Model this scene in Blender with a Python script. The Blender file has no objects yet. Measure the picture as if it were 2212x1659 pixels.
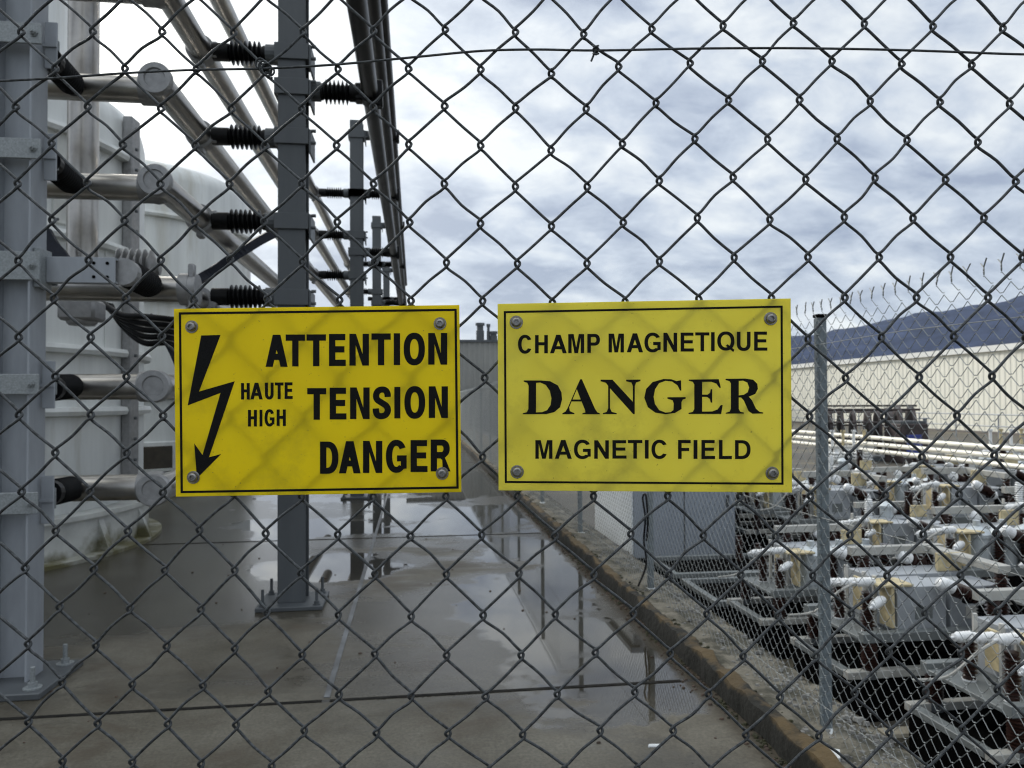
import bpy, bmesh, math, random
from mathutils import Vector, Matrix, Euler, noise
from mathutils.geometry import tessellate_polygon
R = math.radians
rng = random.Random(7)
SC = bpy.context.scene
COL = SC.collection

# ------------------------------------------------------------------ camera
CAM_H, YAW, PITCH, ROLL = 1.5, 7.4, 1.28, -0.35      # metres / degrees
FPX = 1609.0                                          # focal length in units of a 2212 px wide frame
CAM_M = (Matrix.Translation((0, 0, CAM_H)) @ Matrix.Rotation(-R(YAW), 4, 'Z')
         @ Matrix.Rotation(R(90 + PITCH), 4, 'X') @ Matrix.Rotation(R(ROLL), 4, 'Z'))
cam_d = bpy.data.cameras.new('camera'); cam = bpy.data.objects.new('camera', cam_d); COL.objects.link(cam)
cam.matrix_world = CAM_M
cam_d.sensor_width = 36.0; cam_d.lens = 36.0 * FPX / 2212
cam_d.clip_start = 0.02; cam_d.clip_end = 12000
cam_d.dof.use_dof = True; cam_d.dof.focus_distance = 0.79; cam_d.dof.aperture_fstop = 16
SC.camera = cam

# ------------------------------------------------------------------ world, sun, exposure
SUN_AZ, SUN_EL = -31.0, 31.0                          # azimuth from +Y towards +X
sun_dir = Vector((math.sin(R(SUN_AZ)) * math.cos(R(SUN_EL)), math.cos(R(SUN_AZ)) * math.cos(R(SUN_EL)), math.sin(R(SUN_EL))))
W = bpy.data.worlds.new("World"); SC.world = W; W.use_nodes = True
nt = W.node_tree; nt.nodes.clear()
def N(t, **kw):
    n = nt.nodes.new(t)
    for k, v in kw.items(): setattr(n, k, v)
    return n
def wmath(op, a, b=None, clamp=False):
    n = N('ShaderNodeMath', operation=op, use_clamp=clamp)
    for i, v in enumerate((a, b)):
        if v is None: continue
        if isinstance(v, (int, float)): n.inputs[i].default_value = v
        else: nt.links.new(v, n.inputs[i])
    return n.outputs[0]
tc = N('ShaderNodeTexCoord')
sep = N('ShaderNodeSeparateXYZ'); nt.links.new(tc.outputs['Generated'], sep.inputs[0])
zz = wmath('ADD', wmath('MAXIMUM', sep.outputs[2], 0.0), 0.42)
comb = N('ShaderNodeCombineXYZ')
nt.links.new(wmath('DIVIDE', sep.outputs[0], zz), comb.inputs[0]); nt.links.new(wmath('DIVIDE', sep.outputs[1], zz), comb.inputs[1])
def cloudnoise(scale, detail, rough, dist, off):
    m = N('ShaderNodeMapping'); m.inputs['Location'].default_value = off; m.inputs['Rotation'].default_value = (0, 0, 0.5); m.inputs['Scale'].default_value = (scale*0.85, scale * 1.2, 1)
    nt.links.new(comb.outputs[0], m.inputs[0])
    n = N('ShaderNodeTexNoise'); n.inputs['Scale'].default_value = 1.0; n.inputs['Detail'].default_value = detail
    n.inputs['Roughness'].default_value = rough; n.inputs['Distortion'].default_value = dist
    nt.links.new(m.outputs[0], n.inputs['Vector']); return n.outputs['Fac']
n1 = cloudnoise(4.4, 7, 0.56, 0.35, (3.1, 1.7, 0)); n2 = cloudnoise(1.7, 5, 0.5, 0.3, (9.2, 4.4, 2)); n3 = cloudnoise(11.0, 6, 0.6, 0.4, (1.2, 7.4, 5))
f = wmath('ADD', wmath('ADD', wmath('MULTIPLY', n1, 0.47), wmath('MULTIPLY', n2, 0.35)), wmath('MULTIPLY', n3, 0.18))
ramp = N('ShaderNodeValToRGB'); nt.links.new(f, ramp.inputs[0])
e = ramp.color_ramp.elements
e[0].position = 0.425; e[0].color = (0.25, 0.295, 0.385, 1)
e[1].position = 0.59; e[1].color = (0.62, 0.65, 0.665, 1)
x = ramp.color_ramp.elements.new(0.50); x.color = (0.40, 0.45, 0.525, 1)
# glow of the sun behind thin cloud
nrm = N('ShaderNodeVectorMath', operation='NORMALIZE'); nt.links.new(tc.outputs['Generated'], nrm.inputs[0])
dot = N('ShaderNodeVectorMath', operation='DOT_PRODUCT'); nt.links.new(nrm.outputs[0], dot.inputs[0]); dot.inputs[1].default_value = sun_dir
dp = wmath('MAXIMUM', dot.outputs['Value'], 0.0)
glow = wmath('ADD', wmath('MULTIPLY', wmath('POWER', dp, 40.0), 1.6), wmath('MULTIPLY', wmath('POWER', dp, 9.0), 0.44))
gl = N('ShaderNodeMix', data_type='RGBA', blend_type='ADD'); gl.inputs['Factor'].default_value = 1.0
gc = N('ShaderNodeMix', data_type='RGBA', blend_type='MULTIPLY'); gc.inputs['Factor'].default_value = 1.0
gc.inputs[6].default_value = (1.0, 0.97, 0.84, 1)
cg = N('ShaderNodeCombineColor')
for i in range(3): nt.links.new(glow, cg.inputs[i])
nt.links.new(cg.outputs[0], gc.inputs[7])
nt.links.new(ramp.outputs[0], gl.inputs[6]); nt.links.new(gc.outputs[2], gl.inputs[7])
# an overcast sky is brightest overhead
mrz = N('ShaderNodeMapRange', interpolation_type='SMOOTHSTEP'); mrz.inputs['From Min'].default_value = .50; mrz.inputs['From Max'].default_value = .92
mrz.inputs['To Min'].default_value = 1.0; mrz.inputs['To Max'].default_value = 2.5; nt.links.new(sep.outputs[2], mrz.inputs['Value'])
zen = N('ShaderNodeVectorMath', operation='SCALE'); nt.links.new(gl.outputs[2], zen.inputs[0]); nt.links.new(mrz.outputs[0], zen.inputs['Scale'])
tint = N('ShaderNodeMix', data_type='RGBA', blend_type='MULTIPLY'); tint.inputs[7].default_value = (1.0, .955, .87, 1)
mrt = N('ShaderNodeMapRange'); mrt.inputs['From Min'].default_value = .48; mrt.inputs['From Max'].default_value = .8; nt.links.new(sep.outputs[2], mrt.inputs['Value'])
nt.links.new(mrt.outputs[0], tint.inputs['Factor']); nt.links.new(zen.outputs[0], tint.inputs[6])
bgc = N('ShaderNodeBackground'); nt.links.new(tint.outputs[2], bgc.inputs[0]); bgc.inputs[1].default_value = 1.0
sky = N('ShaderNodeTexSky'); sky.sky_type = 'NISHITA'; sky.sun_disc = False; sky.sun_elevation = R(SUN_EL); sky.sun_rotation = R(SUN_AZ)
bgs = N('ShaderNodeBackground'); nt.links.new(sky.outputs[0], bgs.inputs[0]); bgs.inputs[1].default_value = 0.06
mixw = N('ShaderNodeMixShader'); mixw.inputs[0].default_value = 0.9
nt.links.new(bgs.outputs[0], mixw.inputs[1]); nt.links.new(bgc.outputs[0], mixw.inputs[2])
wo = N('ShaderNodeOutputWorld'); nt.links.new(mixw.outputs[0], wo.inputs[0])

sd = bpy.data.lights.new('sun', 'SUN'); sd.energy = 1.35; sd.angle = R(10); sd.color = (1.0, 0.96, 0.9)
so = bpy.data.objects.new('sun', sd); COL.objects.link(so)
so.rotation_euler = (-sun_dir).to_track_quat('-Z', 'Y').to_euler()
SC.cycles.pixel_filter_type = 'BLACKMAN_HARRIS'; SC.cycles.filter_width = 1.15
SC.view_settings.view_transform = 'Standard'; SC.view_settings.look = 'None'
SC.view_settings.exposure = 0.65; SC.view_settings.gamma = 1.0

# ------------------------------------------------------------------ helpers: photo measurements to places
CINV = CAM_M.inverted()
def at(px, py, d):                      # a point seen at (px,py) of a 2212 x 1659 frame, d metres in front
    return CAM_M @ Vector(((px - 1106) / FPX * d, -(py - 829.5) / FPX * d, -d))
def ray(px, py):
    o = CAM_M.translation; return o, (at(px, py, 1.0) - o)
def on_plane(px, py, p0, n):
    o, v = ray(px, py); return o + v * ((p0 - o).dot(n) / v.dot(n))
def on_z(px, py, z):
    o, v = ray(px, py); return o + v * ((z - o.z) / v.z)

# ------------------------------------------------------------------ helpers: meshes
class MB:
    def __init__(s): s.v = []; s.f = []; s.mi = []; s.cur = 0
    def add(s, vs, fs):
        o = len(s.v); s.v += [tuple(p) for p in vs]; s.f += [tuple(i + o for i in f) for f in fs]; s.mi += [s.cur] * len(fs); return s
    def box(s, c, size, rot=None, ch=0.0):
        hx, hy, hz = (q / 2 for q in size); vs = []; ch = min(ch, hx * .45, hy * .45, hz * .45)
        if ch <= 0:
            vs = [Vector((a * hx, b * hy, k * hz)) for a in (-1, 1) for b in (-1, 1) for k in (-1, 1)]
            fs = [(0, 1, 3, 2), (4, 6, 7, 5), (0, 4, 5, 1), (2, 3, 7, 6), (0, 2, 6, 4), (1, 5, 7, 3)]
        else:
            bm = bmesh.new(); bmesh.ops.create_cube(bm, size=1.0)
            for v in bm.verts: v.co = Vector((v.co.x * size[0], v.co.y * size[1], v.co.z * size[2]))
            bmesh.ops.bevel(bm, geom=bm.edges[:], offset=ch, segments=1, affect='EDGES', profile=.5)
            bm.verts.index_update()
            vs = [v.co.copy() for v in bm.verts]; fs = [[v.index for v in f.verts] for f in bm.faces]; bm.free()
        M = rot.to_matrix() if isinstance(rot, Euler) else (rot if rot is not None else Matrix.Identity(3))
        return s.add([M @ v + Vector(c) for v in vs], fs)
    def bx(s, x0, x1, y0, y1, z0, z1, ch=0.0):
        return s.box(((x0 + x1) / 2, (y0 + y1) / 2, (z0 + z1) / 2), (x1 - x0, y1 - y0, z1 - z0), None, ch)
    @staticmethod
    def frame(d):
        d = Vector(d).normalized(); a = Vector((0, 0, 1)) if abs(d.z) < .9 else Vector((1, 0, 0))
        u = a.cross(d).normalized(); return u, d.cross(u), d
    def lathe(s, p0, d, prof, seg=24, a0=0.0):      # prof: (radius, distance along d)
        u, w, d = s.frame(d); p0 = Vector(p0); vs = []; fs = []; n = len(prof)
        for (r, t) in prof:
            for k in range(seg):
                a = 2 * math.pi * k / seg + a0
                vs.append(p0 + d * t + (u * math.cos(a) + w * math.sin(a)) * r)
        for i in range(n - 1):
            for k in range(seg):
                k2 = (k + 1) % seg; fs.append((i * seg + k, i * seg + k2, (i + 1) * seg + k2, (i + 1) * seg + k))
        if prof[0][0] > 1e-6: fs.append(tuple(range(seg))[::-1])
        if prof[-1][0] > 1e-6: fs.append(tuple((n - 1) * seg + k for k in range(seg)))
        return s.add(vs, fs)
    def cyl(s, p0, p1, r, seg=20, ch=0.0):
        p0 = Vector(p0); p1 = Vector(p1); L = (p1 - p0).length
        pr = [(r - ch, 0), (r, ch), (r, L - ch), (r - ch, L)] if ch else [(r, 0), (r, L)]
        return s.lathe(p0, p1 - p0, pr, seg)
    def tube(s, pts, r, seg=8, cap=True):
        pts = [Vector(p) for p in pts]; n = len(pts); vs = []; fs = []
        t0 = (pts[1] - pts[0]).normalized(); u, w, _ = s.frame(t0)
        for i, p in enumerate(pts):
            t = (pts[min(i + 1, n - 1)] - pts[max(i - 1, 0)])
            t = t.normalized() if t.length > 1e-9 else t0
            u = (u - t * u.dot(t)).normalized(); w = t.cross(u)
            rr = r[i] if isinstance(r, (list, tuple)) else r
            for k in range(seg):
                a = 2 * math.pi * k / seg; vs.append(p + (u * math.cos(a) + w * math.sin(a)) * rr)
        for i in range(n - 1):
            for k in range(seg):
                k2 = (k + 1) % seg; fs.append((i * seg + k, i * seg + k2, (i + 1) * seg + k2, (i + 1) * seg + k))
        if cap: fs.append(tuple(range(seg))[::-1]); fs.append(tuple((n - 1) * seg + k for k in range(seg)))
        return s.add(vs, fs)
    def strap(s, pts, wdir, w, th):                 # flat band along pts
        pts = [Vector(p) for p in pts]; n = len(pts); vs = []; fs = []; wd = Vector(wdir).normalized()
        for i, p in enumerate(pts):
            t = (pts[min(i + 1, n - 1)] - pts[max(i - 1, 0)]).normalized(); ww = (wd - t * wd.dot(t)).normalized(); nn = t.cross(ww)
            for a, b in ((-1, -1), (1, -1), (1, 1), (-1, 1)): vs.append(p + ww * (a * w / 2) + nn * (b * th / 2))
        for i in range(n - 1):
            for k in range(4):
                k2 = (k + 1) % 4; fs.append((i * 4 + k, i * 4 + k2, i * 4 + 4 + k2, i * 4 + 4 + k))
        fs += [(3, 2, 1, 0), tuple((n - 1) * 4 + k for k in range(4))]
        return s.add(vs, fs)
    def prism(s, contours, place, h0, h1):          # flat shape with holes; place(x, y, height) -> point
        pl = [[Vector((a, b, 0)) for a, b in c] for c in contours]
        tri = tessellate_polygon(pl); flat = [p for c in contours for p in c]; n = len(flat)
        vs = [place(a, b, h0) for a, b in flat] + [place(a, b, h1) for a, b in flat]
        fs = [(i + n, j + n, k + n) for i, j, k in tri] + [(k, j, i) for i, j, k in tri]
        o = 0
        for c in contours:
            m = len(c)
            for i in range(m): fs.append((o + i, o + (i + 1) % m, o + (i + 1) % m + n, o + i + n))
            o += m
        return s.add(vs, fs)
    def build(s, name, mat, parent=None, smooth=None, loc=None):
        me = bpy.data.meshes.new(name)
        off = Vector(loc) if loc is not None else None
        me.from_pydata([tuple(Vector(v) - off) for v in s.v] if off is not None else s.v, [], s.f)
        mats = mat if isinstance(mat, (list, tuple)) else [mat]
        for m in mats: me.materials.append(m)
        if len(mats) > 1: me.polygons.foreach_set('material_index', s.mi)
        bm = bmesh.new(); bm.from_mesh(me); bmesh.ops.recalc_face_normals(bm, faces=bm.faces)
        if smooth:
            for f in bm.faces: f.smooth = True
            for ed in bm.edges:
                if len(ed.link_faces) == 2 and ed.calc_face_angle(0) > smooth: ed.smooth = False
        bm.to_mesh(me); bm.free(); me.update()
        o = bpy.data.objects.new(name, me); COL.objects.link(o)
        if off is not None: o.location = off
        if parent is not None:
            o.parent = parent
        return o
SM = R(38)
def thing(name, label, cat, loc=(0, 0, 0), group=None, rz=0.0):
    o = bpy.data.objects.new(name, None); COL.objects.link(o); o.empty_display_size = .1
    o.location = loc; o.rotation_euler = (0, 0, rz); o['label'] = label; o['category'] = cat
    if group: o['group'] = group
    return o
def tag(o, label=None, cat=None, group=None, kind=None):
    for k, v in (('label', label), ('category', cat), ('group', group), ('kind', kind)):
        if v: o[k] = v
    return o
KIDS = lambda o: [c for c in COL.objects if c.parent == o]
def dup(o, loc, rz=None, label=None, parent=None):
    c = o.copy(); COL.objects.link(c)
    if parent is None:
        c.location = loc
        if rz is not None: c.rotation_euler = (0, 0, rz)
        if label: c['label'] = label
    else: c.parent = parent
    for k in KIDS(o): dup(k, None, None, None, c)
    return c
def smoothpath(pts, n=6):
    pts = [Vector(p) for p in pts]; out = []
    for i in range(len(pts) - 1):
        p0, p1, p2, p3 = pts[max(i - 1, 0)], pts[i], pts[i + 1], pts[min(i + 2, len(pts) - 1)]
        for k in range(n):
            t = k / n
            out.append(.5 * ((2 * p1) + (p2 - p0) * t + (2 * p0 - 5 * p1 + 4 * p2 - p3) * t * t + (3 * p1 - p0 - 3 * p2 + p3) * t ** 3))
    out.append(pts[-1]); return out

# ------------------------------------------------------------------ materials
def mat(name, col, rough=.5, metal=0.0, var=.12, scale=8.0, bump=0.0, bscale=60.0, col2=None, spec=.5, stretch=None, rvar=.12, lo=.35, hi=.7):
    m = bpy.data.materials.new(name); m.use_nodes = True; t = m.node_tree; b = t.nodes['Principled BSDF']
    tcn = t.nodes.new('ShaderNodeTexCoord'); mp = t.nodes.new('ShaderNodeMapping')
    if stretch: mp.inputs['Scale'].default_value = stretch
    t.links.new(tcn.outputs['Object'], mp.inputs[0])
    n = t.nodes.new('ShaderNodeTexNoise'); n.inputs['Scale'].default_value = scale; n.inputs['Detail'].default_value = 6; n.inputs['Roughness'].default_value = .6
    t.links.new(mp.outputs[0], n.inputs['Vector'])
    r = t.nodes.new('ShaderNodeValToRGB'); t.links.new(n.outputs['Fac'], r.inputs[0])
    c = Vector(col); d = Vector(col2) if col2 else c * (1 - var)
    c1 = c if col2 else c * (1 + var * .6)
    r.color_ramp.elements[0].position = lo; r.color_ramp.elements[0].color = (*d, 1)
    r.color_ramp.elements[1].position = hi; r.color_ramp.elements[1].color = (*c1, 1)
    t.links.new(r.outputs[0], b.inputs['Base Color'])
    mr = t.nodes.new('ShaderNodeMapRange'); mr.inputs['To Min'].default_value = max(0, rough - rvar); mr.inputs['To Max'].default_value = min(1, rough + rvar)
    t.links.new(n.outputs['Fac'], mr.inputs['Value']); t.links.new(mr.outputs[0], b.inputs['Roughness'])
    b.inputs['Metallic'].default_value = metal; b.inputs['Specular IOR Level'].default_value = spec
    if bump:
        n2_ = t.nodes.new('ShaderNodeTexNoise'); n2_.inputs['Scale'].default_value = bscale; n2_.inputs['Detail'].default_value = 5
        t.links.new(mp.outputs[0], n2_.inputs['Vector'])
        bp = t.nodes.new('ShaderNodeBump'); bp.inputs['Strength'].default_value = bump; bp.inputs['Distance'].default_value = .01
        t.links.new(n2_.outputs['Fac'], bp.inputs['Height']); t.links.new(bp.outputs[0], b.inputs['Normal'])
    return m
M = {}
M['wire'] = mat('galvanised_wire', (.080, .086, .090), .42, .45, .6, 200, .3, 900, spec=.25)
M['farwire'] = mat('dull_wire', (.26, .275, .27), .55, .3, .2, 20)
M['galv'] = mat('galvanised_steel', (.30, .32, .345), .5, .15, .14, 12, .03, 120, stretch=(1, 1, .25))
M['galvpale'] = mat('spangled_zinc', (.27, .29, .295), .5, .3, .25, 110)
M['postgrey'] = mat('grey_painted_steel', (.080, .088, .094), .5, .1, .18, 5, stretch=(1, 1, .15))
M['fencepost'] = mat('weathered_fence_steel', (.16, .19, .205), .6, .15, .3, 40)
M['alu'] = mat('aluminium', (.44, .42, .39), .32, 1.0, .2, 6, rvar=.1)
M['aluflat'] = mat('cast_aluminium', (.30, .30, .30), .5, .5, .2, 20)
M['black'] = mat('black_polymer', (.005, .005, .0055), .42, 0, .2, 20, spec=.16)
M['tube'] = mat('black_tube', (.006, .006, .006), .34, 0, .2, 5, spec=.22)
M['navy'] = mat('navy_braid', (.012, .016, .03), .6, 0, .3, 60)
M['brown'] = mat('brown_porcelain', (.028, .012, .009), .3, 0, .3, 20, spec=.4)
M['white'] = mat('white_porcelain', (.76, .77, .77), .3, 0, .1, 14)
M['tan'] = mat('tan_board', (.55, .46, .27), .6, 0, .35, 9)
M['boxgrey'] = mat('grey_enamel', (.34, .36, .38), .45, 0, .14, 5)
M['rackgrey'] = mat('grey_rack_steel', (.17, .185, .185), .5, .1, .2, 7)
M['racklight'] = mat('bleached_paint', (.55, .54, .50), .55, 0, .15, 9)
M['rail'] = mat('grey_rail_paint', (.36, .355, .325), .5, 0, .2, 8)
M['pit'] = mat('flat_black', (.005, .005, .005), 1.0, 0, .3, 6, spec=.0)  # plain flat black, for pits, plinths and small dark pieces
M['cabin'] = mat('blue_grey_enamel', (.26, .29, .33), .5, 0, .07, 4)
M['cabin_lit'] = mat('lit_side_enamel', (.80, .84, .86), .5, 0, .06, 4)  # the cabin's lit side, its light put into a paler colour
M['cream'] = mat('cream_cladding', (.87, .84, .72), .6, 0, .04, .6)
M['creamtrim'] = mat('white_flashing', (.82, .81, .76), .5, 0, .05, 2)
M['greyclad'] = mat('grey_cladding', (.27, .27, .25), .6, 0, .10, .8)
M['shed'] = mat('slate_sheet', (.115, .125, .145), .55, 0, .10, .8)
M['rust'] = mat('dark_coil', (.055, .040, .038), .6, 0, .7, 3)
M['blue'] = mat('blue_plastic', (.03, .05, .25), .5)
M['brass'] = mat('stainless', (.27, .26, .25), .3, .95, .25, 400, .1, 2500)
M['ink'] = mat('black_ink', (.008, .008, .008), .55, 0, .5, 700, .12, 1600, spec=.1)
M['bars'] = mat('cream_painted_tube', (.86, .82, .70), .4, 0, .05, 3)
M['mtn'] = mat('hazed_forest', (.040, .055, .105), .95, 0, .4, .012, spec=0.0)  # dark forest with the blue of distant air put into its colour
M['litter'] = mat('dead_leaf', (.075, .05, .035), .8, 0, .5, 6)
M['moss'] = mat('dark_moss', (.040, .040, .018), .95, 0, .6, 30, .6, 90)
M['chip'] = mat('white_chip', (.6, .62, .62), .6)
M['pebble'] = mat('pebble', (.22, .215, .20), .8, 0, .5, 7)
M['dome'] = mat('silver_paint', (.50, .54, .56), .3, .3, .1, 6)
M['hatch'] = mat('dark_hatch', (.05, .042, .03), .8, 0, .3, 12)

def sign_mat(name, col, col2, trans):
    m = bpy.data.materials.new(name); m.use_nodes = True; t = m.node_tree; b = t.nodes['Principled BSDF']; out = t.nodes['Material Output']
    tcn = t.nodes.new('ShaderNodeTexCoord'); n = t.nodes.new('ShaderNodeTexNoise'); n.inputs['Scale'].default_value = 14; n.inputs['Detail'].default_value = 5
    t.links.new(tcn.outputs['Object'], n.inputs['Vector'])
    r = t.nodes.new('ShaderNodeValToRGB'); r.color_ramp.elements[0].color = (*col2, 1); r.color_ramp.elements[1].color = (*col, 1)
    r.color_ramp.elements[0].position = .3; r.color_ramp.elements[1].position = .65
    t.links.new(n.outputs['Fac'], r.inputs[0])
    sn = t.nodes.new('ShaderNodeTexNoise'); sn.inputs['Scale'].default_value = 330; sn.inputs['Detail'].default_value = 3; t.links.new(tcn.outputs['Object'], sn.inputs['Vector'])
    sr = t.nodes.new('ShaderNodeMapRange'); sr.inputs['From Min'].default_value = .70; sr.inputs['From Max'].default_value = .76; sr.inputs['To Max'].default_value = .6; t.links.new(sn.outputs['Fac'], sr.inputs['Value'])
    gm = t.nodes.new('ShaderNodeTexNoise'); gm.inputs['Scale'].default_value = 9; gm.inputs['Detail'].default_value = 9; gm.inputs['Roughness'].default_value = .75; t.links.new(tcn.outputs['Object'], gm.inputs['Vector'])
    gr = t.nodes.new('ShaderNodeMapRange'); gr.inputs['From Min'].default_value = .55; gr.inputs['From Max'].default_value = .8; gr.inputs['To Max'].default_value = .35; t.links.new(gm.outputs['Fac'], gr.inputs['Value'])
    mxa = t.nodes.new('ShaderNodeMath'); mxa.operation = 'MAXIMUM'; t.links.new(sr.outputs[0], mxa.inputs[0]); t.links.new(gr.outputs[0], mxa.inputs[1])
    dm = t.nodes.new('ShaderNodeMix'); dm.data_type = 'RGBA'; t.links.new(mxa.outputs[0], dm.inputs['Factor']); t.links.new(r.outputs[0], dm.inputs[6]); dm.inputs[7].default_value = (.30, .25, .08, 1)
    r = dm; r_out = dm.outputs[2]
    t.links.new(r_out, b.inputs['Base Color'])
    b.inputs['Roughness'].default_value = .38
    tr = t.nodes.new('ShaderNodeBsdfTranslucent'); t.links.new(r_out, tr.inputs['Color'])
    mx = t.nodes.new('ShaderNodeMixShader'); mx.inputs[0].default_value = trans
    t.links.new(b.outputs[0], mx.inputs[1]); t.links.new(tr.outputs[0], mx.inputs[2]); t.links.new(mx.outputs[0], out.inputs['Surface'])
    return m
M['yellow'] = sign_mat('deep_yellow_plastic', (.95, .82, .03), (.92, .78, .024), .72)
M['lemon'] = sign_mat('pale_yellow_plastic', (.95, .88, .20), (.92, .84, .17), .72)

def ground_mat():
    """wet concrete: dry-ish film with puddles that lie level and mirror the sky"""
    m = bpy.data.materials.new('wet_concrete'); m.use_nodes = True; t = m.node_tree; b = t.nodes['Principled BSDF']
    def nn(tp, **kw):
        n = t.nodes.new(tp)
        for k, v in kw.items(): setattr(n, k, v)
        return n
    def mth(op, a, b_=None, c=None, clamp=False):
        n = nn('ShaderNodeMath', operation=op, use_clamp=clamp)
        for i, v in enumerate((a, b_, c)):
            if v is None: continue
            if isinstance(v, (int, float)): n.inputs[i].default_value = v
            else: t.links.new(v, n.inputs[i])
        return n.outputs[0]
    tcn = nn('ShaderNodeTexCoord'); P = tcn.outputs['Object']; sp = nn('ShaderNodeSeparateXYZ'); t.links.new(P, sp.inputs[0])
    X, Y = sp.outputs[0], sp.outputs[1]
    def noi(scale, det, ro=.55, st=None, off=(0, 0, 0), dist=0.0):
        mp = nn('ShaderNodeMapping'); mp.inputs['Location'].default_value = off
        if st: mp.inputs['Scale'].default_value = st
        t.links.new(P, mp.inputs[0]); n = nn('ShaderNodeTexNoise'); n.inputs['Scale'].default_value = scale; n.inputs['Detail'].default_value = det
        n.inputs['Roughness'].default_value = ro; n.inputs['Distortion'].default_value = dist; t.links.new(mp.outputs[0], n.inputs['Vector']); return n.outputs['Fac']
    # where water lies: towards the kerb on the right, and beyond the first post
    def ss(v, a, b_):
        mr = nn('ShaderNodeMapRange', interpolation_type='SMOOTHSTEP'); mr.inputs['From Min'].default_value = a; mr.inputs['From Max'].default_value = b_
        t.links.new(v, mr.inputs['Value']); return mr.outputs[0]
    right = mth('MULTIPLY', ss(mth('ADD', X, mth('MULTIPLY', mth('SUBTRACT', noi(1.1, 3, .5, None, (4, 9, 9)), .5), .9)), .0, .8), ss(mth('ADD', Y, mth('MULTIPLY', mth('SUBTRACT', noi(.9, 4, .5, None, (14, 9, 9)), .5), 2.2)), 2.7, 4.3))
    far = mth('MULTIPLY', ss(Y, 7.6, 8.6), ss(X, -3.0, -1.4))
    def blob(cx, cy, rx, ry):
        ax = mth('DIVIDE', mth('SUBTRACT', X, cx), rx); ay = mth('DIVIDE', mth('SUBTRACT', Y, cy), ry)
        return ss(mth('ADD', mth('MULTIPLY', ax, ax), mth('MULTIPLY', ay, ay)), 1.5, .3)
    pool = blob(-.75, 7.0, .85, .62)
    left = mth('MULTIPLY', ss(mth('SUBTRACT', mth('MULTIPLY', Y, .45), X), 2.9, 5.4), 1.0)  # left side: wet slab, dark reflection of tank and pipes also put into colour
    bias = mth('MAXIMUM', mth('MAXIMUM', mth('MULTIPLY', right, .20), mth('MULTIPLY', far, .185)), mth('MULTIPLY', pool, .25))
    pn = mth('ADD', mth('MULTIPLY', noi(.8, 6, .55, (.7, 1.0, 1), (2.3, 5.1, 0), .3), .8), mth('MULTIPLY', noi(7, 5, .6, None, (3, 1, 4)), .2))
    edge = mth('ADD', X, mth('MULTIPLY', mth('SUBTRACT', noi(5, 5, .6, None, (8, 8, 1)), .5), .22)); silt = ss(edge, 1.36, 1.47)
    pud = mth('MULTIPLY', ss(mth('ADD', pn, bias), .62, .67), mth('SUBTRACT', 1.0, silt))
    dn = mth('ADD', mth('MULTIPLY', noi(.8, 7, .6, (.55, 1.1, 1), (7, 3, 1), .5), .78), mth('MULTIPLY', noi(4.5, 6, .65, (.5, 1.3, 1), (1, 5, 1), .4), .22))
    damp = ss(mth('ADD', dn, mth('ADD', mth('MULTIPLY', bias, .6), mth('MULTIPLY', left, .24))), .445, .60)
    # colours
    n_big, n_fine = noi(1.4, 9, .7, None, (4, 4, 4), .3), noi(60, 6, .75)
    r1 = nn('ShaderNodeValToRGB'); t.links.new(n_big, r1.inputs[0]); el = r1.color_ramp.elements
    el[0].position = .32; el[0].color = (.072, .063, .046, 1); el[1].position = .68; el[1].color = (.155, .144, .116, 1)
    r2 = nn('ShaderNodeValToRGB'); t.links.new(n_fine, r2.inputs[0]); el = r2.color_ramp.elements
    el[0].position = .3; el[0].color = (.55, .55, .54, 1); el[1].position = .7; el[1].color = (1.3, 1.3, 1.3, 1)
    def mixc(fac, a, b_, mode='MIX'):
        n = nn('ShaderNodeMix', data_type='RGBA', blend_type=mode)
        if isinstance(fac, (int, float)): n.inputs['Factor'].default_value = fac
        else: t.links.new(fac, n.inputs['Factor'])
        for i, v in ((6, a), (7, b_)):
            if isinstance(v, tuple): n.inputs[i].default_value = v
            else: t.links.new(v, n.inputs[i])
        return n.outputs[2]
    c = mixc(1.0, r1.outputs[0], r2.outputs[0], 'MULTIPLY')
    st = ss(noi(1.3, 8, .7, None, (11, 2, 6), .6), .50, .66)                 # rusty brown stains
    c = mixc(mth('MULTIPLY', st, .55), c, (.06, .045, .03, 1))
    spk = ss(noi(23, 4, .6, None, (5, 8, 2)), .66, .74)
    c = mixc(mth('MULTIPLY', spk, .5), c, (.05, .048, .045, 1))
    c = mixc(mth('MULTIPLY', damp, .85), c, mixc(1.0, c, (.40, .385, .35, 1), 'MULTIPLY'))
    c = mixc(mth('MULTIPLY', pud, .8), c, mixc(1.0, c, (.42, .40, .36, 1), 'MULTIPLY'))
    c = mixc(mth('MULTIPLY', silt, .85), c, mixc(n_fine, (.02, .017, .012, 1), (.085, .07, .05, 1)))
    # transverse and lengthwise joints cast in the slab
    def line(v, p, w):
        return mth('LESS_THAN', mth('ABSOLUTE', mth('SUBTRACT', v, p)), w)
    jt = mth('MAXIMUM', mth('MAXIMUM', line(Y, 3.86, .017), line(Y, 8.35, .014)), mth('MAXIMUM', line(Y, 12.9, .016), line(X, -3.35, .012)))
    c = mixc(mth('MULTIPLY', jt, .85), c, (.035, .034, .032, 1))
    t.links.new(c, b.inputs['Base Color'])
    ro = mth('SUBTRACT', .60, mth('MULTIPLY', damp, .40)); ro = mth('ADD', ro, mth('MULTIPLY', mth('SUBTRACT', n_fine, .5), .30))
    ro = mth('ADD', mth('MULTIPLY', ro, mth('SUBTRACT', 1.0, pud)), mth('MULTIPLY', pud, .025), None, True)
    t.links.new(ro, b.inputs['Roughness']); b.inputs['IOR'].default_value = 1.42
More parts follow.
